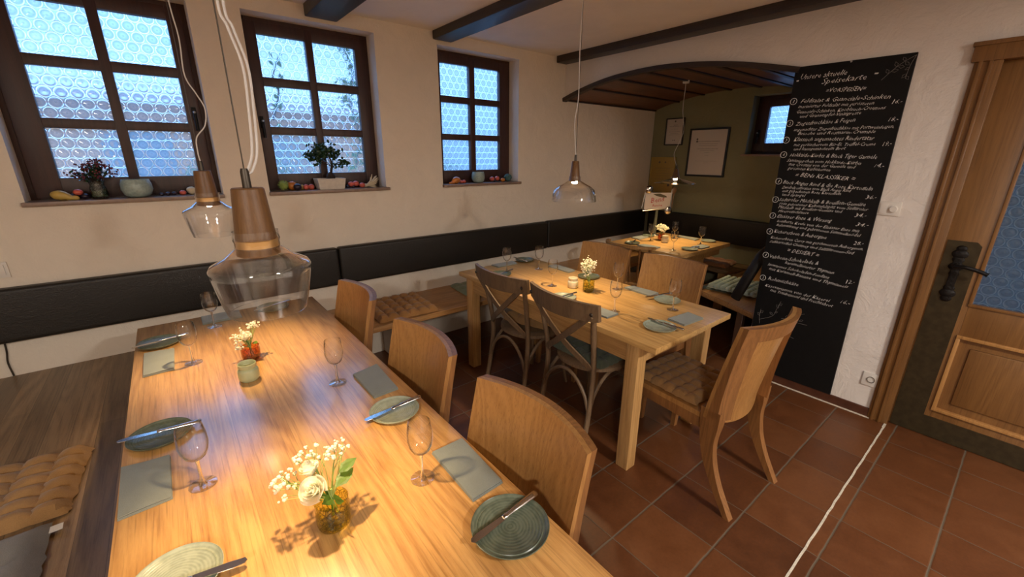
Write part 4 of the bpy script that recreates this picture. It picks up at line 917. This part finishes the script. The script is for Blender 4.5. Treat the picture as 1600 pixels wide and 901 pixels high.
# ------------------------------------------------------------------ text helper
def textmesh(s,size,mat,shear=.3,off=-.008,wt=0):
    cu=bpy.data.curves.new('t','FONT'); cu.body=s; cu.size=1; cu.shear=shear; cu.offset=off; cu.resolution_u=1
    o=bpy.data.objects.new('t',cu); C.objects.link(o); me=bpy.data.meshes.new_from_object(o); bpy.data.objects.remove(o); bpy.data.curves.remove(cu)
    return me
def text_into(bm,s,p,q,h,normal,shear=.35,off=-.012,wob=.0,seed=0):
    """letters from point p to point q (baseline), cap height scale h, on a surface with the given normal"""
    me=textmesh(s,1,None,shear,off)
    if not me.vertices: return
    x0=min(v.co.x for v in me.vertices); x1=max(v.co.x for v in me.vertices)
    p,q=Vector(p),Vector(q); d=q-p; L=d.length; ex=d.normalized(); n=Vector(normal); ey=n.cross(ex)
    ks=L/(x1-x0); rnd=random.Random(seed); ph=rnd.uniform(0,6)
    vs=[]
    for v in me.vertices:
        u=(v.co.x-x0)/(x1-x0); y=v.co.y*h*(1+.10*math.sin(u*23+ph)+.06*math.sin(u*57+ph))
        vs.append(bm.verts.new(p+ex*((v.co.x-x0)*ks)+ey*(y+.0012*math.sin(u*31+ph))+n*.0006))
    for f in me.polygons:
        try: bm.faces.new([vs[i] for i in f.vertices])
        except Exception: pass
    bpy.data.meshes.remove(me)
bm=B(); text_into(bm,'Bens',(-.075,-.0068,.355),(.075,-.0068,.375),.075,(0,-1,0),.2,0.0); text_into(bm,'Reserve',(-.055,-.0068,.315),(.055,-.0068,.318),.035,(0,-1,0),.2,0.01)
obj('card_lettering',bm,plain('red_print',(.42,.03,.03),.6),cd)

# ------------------------------------------------------------------ blackboard menu
board=thing('menu_board','tall black menu board with white chalk handwriting in German','blackboard',(M,0,0))
bm=B(); vs=[(1.172,2.136),(.598,2.131),(.584,.064),(1.135,.064)]; prism(bm,vs,'x',-.018,-.001); obj('board_panel',bm,m_board,board)
bm=B(); blob(bm,(-.022,.885,2.128),.006,2); obj('nail',bm,m_steelb,board,True)
MENU=[('heading',[(1.133,2.061,0.893,2.060,'Unsere aktuelle',.042),(1.013,2.022,0.794,2.024,'Speisekarte',.044),(1.155,2.042,1.139,2.044,'=',.03),(0.766,2.036,0.744,2.036,'=',.03)]),
('section_title',[(0.982,1.973,0.784,1.964,'=VORSPEISEN=',.034)]),
('dish_entry',[(1.107,1.924,0.664,1.911,'Feldsalat & Guanciale-Schinken',.034),(1.115,1.894,0.731,1.885,'marinierter Feldsalat mit gerösteten'),(1.118,1.862,0.673,1.857,'Guanciale-Schinken, Knoblauch-Croutons'),(1.095,1.836,0.781,1.836,'und Granatapfel-Vinaigrette'),(0.652,1.882,0.608,1.883,'16,-',.032)]),
('dish_entry',[(1.110,1.789,0.800,1.797,'Ziegenfrischkäse & Feigen',.034),(1.115,1.757,0.616,1.754,'angemachter Ziegenfrischkäse mit Portweinfeigen,'),(1.087,1.731,0.692,1.731,'Brioche und Rosmarin-Crumble'),(0.648,1.790,0.605,1.792,'18,-',.032)]),
('dish_entry',[(1.103,1.694,0.689,1.694,'Klassisch angemachtes Rindertatar',.034),(1.098,1.664,0.678,1.662,'mit geräuchertem Bio-Ei, Trüffel-Creme'),(1.093,1.638,0.814,1.640,'und hausgemachtem Brot'),(0.645,1.658,0.605,1.664,'19,-',.032)]),
('dish_entry',[(1.109,1.600,0.656,1.588,'Hokkaido-Kürbis & Black Tiger Garnele',.034),(1.120,1.567,0.721,1.555,'Samtsüppchen vom Hokkaido-Kürbis'),(1.105,1.542,0.743,1.533,'mit Crostini von der Garnele und'),(1.108,1.517,0.868,1.513,'gerösteten Kürbiskernen'),(0.659,1.542,0.613,1.542,'14,-',.032)]),
('section_title',[(1.054,1.475,0.731,1.461,'= BENs KLASSIKER =',.036)]),
('dish_entry',[(1.118,1.426,0.639,1.409,'Black Angus Rind & die Rote Kartoffeln',.034),(1.119,1.394,0.737,1.394,'Zwiebelrostbraten vom Black Angus Rind'),(1.112,1.371,0.785,1.373,'mit gebackenen Rote Kartoffeln'),(1.108,1.346,0.970,1.349,'und Spargel'),(0.661,1.360,0.609,1.365,'36,-',.032)]),
('dish_entry',[(1.122,1.311,0.652,1.317,'Südtiroler Milchkalb & Bouillon-Gemüse',.034),(1.115,1.286,0.634,1.292,'rosa gebratener Kalbstafelspitz vom Südtiroler'),(1.117,1.261,0.755,1.268,'Milchkalb mit Bouillon-Gemüse und'),(1.112,1.236,0.933,1.241,'Meerrettichsauce'),(0.692,1.250,0.633,1.255,'34,-',.032)]),
('dish_entry',[(1.113,1.200,0.798,1.202,'Elsässer Ente & Wirsing',.034),(0.675,1.197,0.612,1.200,'34,-',.032),(1.109,1.170,0.648,1.159,'konfierte Keule von der Elsässer Ente mit'),(1.108,1.143,0.637,1.133,'Rahmwirsing und gebratenen Semmelknödel')]),
('dish_entry',[(1.114,1.095,0.806,1.095,'Kichererbsen & Aubergine',.034),(0.663,1.082,0.612,1.089,'28,-',.032),(1.128,1.052,0.610,1.055,'Kichererbsen Curry mit geschmorten Auberginen,'),(1.130,1.024,0.646,1.022,'Süßkartoffel-Chutney und Salzzitronen-Sud')]),
('section_title',[(1.010,0.977,0.823,0.973,'= DESSERT =',.036)]),
('dish_entry',[(1.107,0.916,0.816,0.921,'Valrhona-Schokolade &',.036),(1.009,0.893,0.723,0.880,'karamellisierter Thymian',.030),(1.113,0.860,0.741,0.843,'lauwarmes Schokoladen-Fondant',.030),(1.100,0.831,0.634,0.806,'mit Karamell-Banane und Thymianeis',.030),(0.651,0.835,0.605,0.845,'12,-',.034)]),
('dish_entry',[(1.094,0.757,0.901,0.755,'Rohmilchkäse',.036),(1.105,0.707,0.707,0.692,'Käsevariation von der Käserei',.031),(1.065,0.678,0.686,0.663,'mit Traubensenf und Früchtebrot',.031),(0.654,0.703,0.603,0.704,'16,-',.034)])]
CI=[(1.148,1.936,'1'),(1.146,1.805,'2'),(1.148,1.702,'3'),(1.147,1.611,'4'),(1.146,1.440,'1'),(1.144,1.318,'2'),(1.142,1.209,'3'),(1.142,1.099,'4'),(1.138,.931,'1'),(1.128,.765,'2')]
ci=0; sd=0
for nm,lines in MENU:
    bm=B()
    for ln in lines:
        y0,z0,y1,z1,t_=ln[:5]; h=ln[5]*.98 if len(ln)>5 else .027; sd+=1
        isp=t_.endswith(',-'); tb=B() if isp else bm
        text_into(tb,t_,(-.0185,y0,z0),(-.0185,y1,z1),h,(-1,0,0),.42,-.011,0,sd)
        if isp: obj('price',tb,m_chalk,board)
    if nm=='dish_entry':
        y,z,d=CI[ci]; ci+=1; tb=B()
        text_into(tb,d,(-.0185,y+.004,z-.009),(-.0185,y-.006,z-.009),.026,(-1,0,0),.2,-.01)
        tube(tb,[(-.0192,y+.0185*math.cos(a),z+.019*math.sin(a)) for a in [2*PI*i/20 for i in range(20)]],.0013,4,(1,0,0),True); obj('circled_number',tb,m_chalk,board)
    obj(nm,bm,m_chalk,board)
def twig(paths,leaves):
    bm=B()
    for p in paths: tube(bm,smoothpath([(-.0190,a,b) for a,b in p],5),.0009,4,(1,0,0))
    for (a,b,dx,dz) in leaves:
        n=(-dz*.28,dx*.28); P=[(a,b),(a+dx*.5+n[0],b+dz*.5+n[1]),(a+dx,b+dz),(a+dx*.5-n[0],b+dz*.5-n[1])]
        tube(bm,[(-.0190,*q) for q in P],.0009,4,(1,0,0),True)
    obj('chalk_twig',bm,m_chalkd,board)
twig([[(.725,2.01),(.69,2.05),(.65,2.088),(.60,2.118)],[(.60,2.118),(.615,2.07),(.622,2.006)]],[(.70,2.04,.012,.024),(.69,2.05,-.03,.004),(.67,2.07,.01,.026),(.665,2.07,-.028,-.004),(.64,2.095,.012,.02),(.64,2.09,-.02,-.018),(.615,2.06,.018,-.01),(.622,2.03,.016,-.02),(.622,2.02,-.014,-.02)])
twig([[(1.093,.421),(1.103,.481),(1.10,.53)],[(1.10,.45),(1.02,.50),(1.0,.56),(.984,.621)],[(.96,.5),(.90,.515),(.84,.515)],[(.90,.515),(.87,.552),(.827,.574)],[(.90,.515),(.86,.50),(.80,.50)],[(1.02,.42),(.94,.40),(.86,.38)]],[(1.10,.48,.018,.02),(1.10,.5,-.016,.022),(1.02,.51,.02,.016),(1.01,.53,-.02,.01),(.99,.57,.016,.022),(.99,.59,-.018,.016),(.86,.55,.006,.02),(.85,.515,-.02,.012),(.93,.51,.0,.022),(.90,.39,-.01,.02)])

# framed certificates on the green wall
def certificate(label,y0,y1,z0,z1,mat,fmat,w,lines,tilt=0,seal=None,group=None):
    t=thing('framed_certificate',label,'picture',(G,(y0+y1)/2,(z0+z1)/2)); t.rotation_euler=(tilt,0,0); a=(y1-y0)/2; b=(z1-z0)/2
    bm=B(); box(bm,-.022,-.001,-a,a,-b,-b+w,.001); box(bm,-.022,-.001,-a,a,b-w,b,.001); box(bm,-.022,-.001,-a,-a+w,-b+w,b-w,.001); box(bm,-.022,-.001,a-w,a,-b+w,b-w,.001); obj('frame',bm,fmat,t)
    bm=B(); box(bm,-.012,-.002,-a+w,a-w,-b+w,b-w); obj('sheet',bm,mat,t)
    bm=B(); rnd=random.Random(int(y0*100))
    for (zz,hw,th) in lines:
        y=-hw
        while y<hw:
            l=rnd.uniform(.008,.03); box(bm,-.0128,-.0121,y,min(y+l,hw),zz-th,zz+th); y+=l+.005
    if seal: 
        for (sy,sz,sr) in seal: blob(bm,(-.0125,sy,sz),sr,2,(.08,1,1))
    obj('printed_lines',bm,m_ink,t)
    p=B(); p.faces.new([p.verts.new(v) for v in ((-.016,-a+w,-b+w),(-.016,a-w,-b+w),(-.016,a-w,b-w),(-.016,-a+w,b-w))]); obj('glazing',p,m_pic,t)
m_pic=thinglass('picture_glass',(.97,.97,.97),.03,1.0,.1,.06)
certificate('small black framed certificate near the alcove corner',2.808,3.045,1.722,2.026,m_paper,m_black,.012,[(.06,.07,.0012),(.075,.03,.002),(.03,.04,.001),(.0,.07,.001),(-.02,.05,.001),(-.035,.07,.001)],0,[(-.01,-.095,.006),(.01,-.095,.006),(0,.115,.01)])
certificate('large black framed certificate beside the alcove window',2.270,2.724,1.376,1.90,m_paper,m_black,.020,[(.12,.13,.0018),(.095,.11,.0012),(.075,.10,.0012),(.04,.12,.0015),(.02,.08,.001),(0,.03,.001),(-.03,.02,.001),(-.09,.12,.001),(-.11,.03,.001)],0,[(.13,.12,.011),(.13,.145,.011)])
certificate('yellow gold framed certificate low in the alcove corner',2.866,3.196,1.165,1.587,m_gold,m_goldf,.007,[(.08,.10,.0015),(.05,.06,.001),(.02,.10,.001),(-.01,.09,.001),(-.05,.10,.001),(-.09,.08,.001)],0,[(.05,.15,.012),(-.03,.15,.010),(-.10,-.12,.016)])

# ------------------------------------------------------------------ things on the window sills
SZ=1.3575
def sill(name,label,cat,bm,mat,x,y,rz=0,group=None,parts=None):
    o=obj(name,bm,mat,None,True); o.location=(x,y,SZ); o.rotation_euler=(0,0,rz); tag(o,label,cat,group); return o
def gourd(r1,r2,L):
    bm=B(); P=[(0,0,r1*.9),(L*.1,0,r1),(L*.3,0,r1),(L*.5,0,r1*.85),(L*.7,0,r2*1.0),(L*.88,0,r2*.8),(L,0,r2*.65)]
    sweep(bm,smoothpath(P,4),circ(16),(0,0,1),None) if 0 else None
    Q=smoothpath(P,3); rs=[]
    for i in range(len(Q)):
        u=i/(len(Q)-1); r=(r1*math.sin(min(1,u/.42)*PI/2)**.6 if u<.42 else r1+(r2-r1)*min(1,(u-.42)/.3)); r*= (1 if u<.9 else max(.35,1-(u-.9)*5)); rs.append(max(r,.004))
    sweep(bm,[Vector((q.x,q.y,max(q.z,0))) for q in Q],circ(16),(0,0,1),rs); return bm
def ball(r,flat=.8): bm=B(); blob(bm,(0,0,r*flat),r,3,(1,1,flat)); return bm
ys=W+.055
sill('ornamental_gourd','pale green and yellow crooked gourd at the left end of the left sill','gourd',gourd(.026,.012,.11),m_yel,-.485,ys,-.2)
def small(name,label,cat,mat,x,r,flat=.85,y=None,stem=True,z=0):
    t=thing(name,label,cat,(x,y or ys,SZ+z)); bm=B(); blob(bm,(0,0,r*flat),r,3,(1,1,flat)); obj('fruit',bm,mat,t,True)
    if stem: bm=B(); tube(bm,[(0,0,r*flat*1.8),(.003,0,r*flat*1.8+.012)],.002,6,(1,0,0)); obj('stalk',bm,m_bark,t)
    return t
for i,(x,r,l) in enumerate([(-.40,.020,'dark plum on the left sill left of the red fruit'),(-.355,.019,'dark plum on the left sill touching the glass vase'),(.0,.014,'small dark fig left of the pale shells on the left sill'),(.03,.014,'small dark fig in the middle of the left sill group'),(-.03,.012,'tiny dark fig right of the celadon bowl')]): small('plum',l,'fruit',m_plum,x,r,.8)
small('red_fruit','small red fruit lying on the plums at the left sill','fruit',m_red,-.378,.021,.75,None,False,.022)
small('red_fruit','small red fruit among the pale shells on the left sill','fruit',m_red,.072,.018,.8)
for i,(x,l) in enumerate([(.095,'pale dried seed pod at the right end of the left sill, left of its twin'),(.175,'pale dried seed pod closest to the right end of the left sill')]):
    sill('dried_pod',l,'dried pod',gourd(.024,.014,.07),m_husk,x,ys+.01,.4+i)
# flower vase on left sill
t=thing('glass_vase','clear faceted glass vase with dark red berries on the left sill','vase',(-.295,ys,SZ)); bm=B(); lathe(bm,[(0,.002),(.032,.0),(.040,.02),(.036,.055),(.030,.075),(.036,.095),(.034,.095),(.028,.075),(.034,.05),(.036,.02),(0,.008)],20); obj('glass_body',bm,m_vclear,t,True)
bm=B(); lathe(bm,[(0,.010),(.034,.012),(.034,.045),(0,.045)],20); obj('water',bm,plain('stems_water',(.10,.13,.06),.2),t,True)
t=thing('berry_bunch','dark red berry twigs standing in the faceted glass vase','flowers',(-.295,ys,SZ+.095)); bs=B(); bb=B(); bl=B()
for i in range(46):
    a=random.uniform(0,2*PI); rr=random.uniform(.02,.10); p=Vector((rr*math.cos(a),rr*.55*math.sin(a),random.uniform(.02,.105)*(1.15-rr*4))); tube(bs,[(0,0,-.05),p*.5+Vector((0,0,.012)),p],.0011,4,(1,0,.1))
    for k in range(4): blob(bb,p+Vector([random.gauss(0,.008) for _ in range(3)]),.0055,1)
    for k in range(3): leafmesh(bl,p*random.uniform(.4,1)+Vector([random.gauss(0,.008) for _ in range(3)]),.022)
obj('stems',bs,m_bark,t); obj('berries',bb,m_berry,t,True); obj('leaves',bl,m_dleaf,t)
def bowl(label,x,r,h,mat):
    bm=B(); lathe(bm,[(0,0),(r*.55,0),(r*.85,h*.15),(r,h*.45),(r*.97,h*.75),(r*.86,h),(r*.83,h),(r*.93,h*.7),(r*.9,h*.3),(0,h*.1)],36); sill('ceramic_bowl',label,'bowl',bm,mat,x,ys)
m_celad2=plain('celadon_two_tone',(.36,.46,.43),.3,0,90,.15,.25)
bowl('round celadon bowl in the middle of the left sill',-.133,.072,.098,m_celad2)
bowl('pale blue ceramic tumbler in the middle of the right sill',2.24,.060,.095,m_celad)
# middle sill
bm=B(); blob(bm,(0,0,.035),.026,3)
for i in range(150):
    d=Vector([random.gauss(0,1) for _ in range(3)]).normalized(); tube(bm,[Vector((0,0,.035))+d*.024,Vector((0,0,.035))+d*.037+Vector((0,0,.002))],[.0016,.0003],4,(.3,.2,1))
sill('chestnut_husk','spiky green chestnut husk at the left end of the middle sill','chestnut',bm,m_spike,.628,ys)
t=small('ornamental_pumpkin','orange pumpkin behind the dark aubergine on the middle sill','pumpkin',m_orange,.688,.032,.95,ys+.03)
small('aubergine','small round black aubergine in front of the orange pumpkin','vegetable',m_plum,.712,.027,.85,ys-.012)
sill('ornamental_gourd','pale crooked gourd tip right of the black aubergine','gourd',gourd(.018,.010,.06),m_yel,.728,ys+.022,.1)
for x,l in ((.770,'red tomato left of its twin beside the white bonsai pot'),(.805,'red tomato touching the white bonsai pot')): small('tomato',l,'tomato',m_red,x,.020,.95)
t=thing('bonsai_tree','small bonsai tree with a thick dark root in a white pot','plant',(.935,ys,SZ))
bm=B(); vs=[[(-.085,-.05),(.085,-.05),(.085,.05),(-.085,.05)],[(-.098,-.058),(.098,-.058),(.098,.058),(-.098,.058)]]
lo=[bm.verts.new((a,b,0)) for a,b in vs[0]]; hi=[bm.verts.new((a,b,.075)) for a,b in vs[1]]; hi2=[bm.verts.new((a*.9,b*.88,.075)) for a,b in vs[1]]; lo2=[bm.verts.new((a*.9,b*.88,.06)) for a,b in vs[1]]
bm.faces.new(lo[::-1]); bm.faces.new(lo2)
for i in range(4):
    j=(i+1)%4; bm.faces.new((lo[i],lo[j],hi[j],hi[i])); bm.faces.new((hi[i],hi[j],hi2[j],hi2[i])); bm.faces.new((hi2[i],hi2[j],lo2[j],lo2[i]))
obj('pot',bm,m_creamw,t); bm=B(); box(bm,-.085,.085,-.048,.048,.055,.066); obj('soil',bm,m_bark,t)
bm=B(); blob(bm,(.012,0,.085),.030,3,(1,.8,1.1)); tube(bm,smoothpath([(-.02,-.01,.065),(-.01,0,.09),(.012,0,.105)]),[.006]*13,8); tube(bm,smoothpath([(.012,0,.10),(.022,0,.14),(.030,0,.165),(.02,0,.21),(.0,0,.25)]),[.011-.0003*i for i in range(25)],8,(0,1,0))
for p in [(-.06,0,.235),(-.10,.01,.215),(.06,0,.26),(.09,0,.17),(.11,.01,.19),(-.02,0,.29),(.05,-.01,.225)]: tube(bm,smoothpath([(.03,0,.15),((p[0]+.02)*.5,0,(p[2]+.17)*.5),p],5),.0028,6,(0,1,0))
obj('trunk',bm,m_bark,t,True); bm=B()
for c,n,s in [((-.02,0,.275),130,.035),((-.07,0,.235),80,.028),((.05,0,.245),55,.026),((-.10,0,.205),20,.014),((-.13,0,.24),14,.012),((.10,0,.175),34,.020),((.135,0,.185),10,.01),((.06,0,.165),14,.014),((-.055,0,.20),22,.018),((.0,0,.245),60,.03),((.10,0,.265),9,.009),((-.08,0,.17),8,.01)]:
    for i in range(n): leafmesh(bm,Vector(c)+Vector((random.gauss(0,s),random.gauss(0,s*.5),random.gauss(0,s*.6))),random.uniform(.022,.032))
obj('foliage',bm,m_dleaf,t)
for i,(x,y,r,m,z,l) in enumerate([(1.03,ys,.013,m_plum,0,'tiny dark berry cluster fruit right of the bonsai pot'),(1.06,ys,.014,m_plum,0,'dark berry between the bonsai pot and the red pumpkins'),(1.085,ys,.022,m_red,.01,'red mini pumpkin left of its twin on the middle sill'),(1.122,ys,.023,m_red,.012,'red mini pumpkin with a stalk on the middle sill'),(1.165,ys-.01,.022,m_red,0,'red mini pumpkin lying beside the corn husks'),(1.10,ys-.0,.014,m_plum,0,'dark fruit under the red mini pumpkins')]):
    small('mini_pumpkin' if m is m_red else 'dark_berry',l,'fruit',m,x,r,.85,y,m is m_red,z)
t=thing('corn_husk_bundle','pale dried corn husk bundle at the right end of the middle sill','dried corn',(1.245,ys,SZ)); bm=B()
for i in range(24):
    a=random.uniform(-.5,1.3); d=Vector((math.cos(a)*random.uniform(.5,1),random.uniform(-.3,.3),math.sin(a)*.9+.15)).normalized()*random.uniform(.05,.10)
    tube(bm,smoothpath([(-.05,random.uniform(-.01,.01),.012),Vector((-.02,0,.015))+d*.4,Vector((-.02,0,max(.0,.015)))+d*1.0],4),[.003,.004,.005,.006,.006,.005,.004,.003,.001],5,(0,1,0))
obj('husk_leaves',bm,m_husk,t,True); bm=B(); blob(bm,(-.05,0,.015),.014,2,(1.6,1,1)); obj('cob',bm,m_husk,t,True)
# right sill
sill('ornamental_gourd','orange pear-shaped gourd at the left end of the right sill','gourd',gourd(.030,.010,.12),m_orange,2.035,ys-.01,PI+.15)
for x,r,m,z,l in [(2.055,.017,m_red,0,'red peppered fruit touching the orange gourd on the right sill'),(2.085,.018,m_red,0,'red fruit farther right of the orange gourd on the right sill'),(2.395,.024,m_red,.008,'red mini pumpkin nearest the blue tumbler on the right sill'),(2.455,.024,m_red,.012,'red mini pumpkin with a curved stalk on the right sill'),(2.425,.016,m_plum,0,'dark fruit beneath the red mini pumpkins on the right sill')]: small('mini_pumpkin' if m is m_red else 'plum',l,'fruit',m,x,r,.85,ys,True,z)
small('mini_pumpkin','orange mini pumpkin lowest in the group on the right sill','fruit',m_orange,2.508,.021,.85,ys-.02)
bm=B()
for i in range(60): 
    d=Vector([random.gauss(0,1) for _ in range(3)]).normalized(); blob(bm,Vector((0,0,.035))+Vector((d.x*.032,d.y*.025,abs(d.z)*.028)),.011,1)
blob(bm,(0,0,.03),.03,2); sill('broccoli_gourd','dark green knobbly gourd at the right end of the right sill','gourd',bm,plain('blue_green',(.06,.13,.12),.6),2.585,ys)
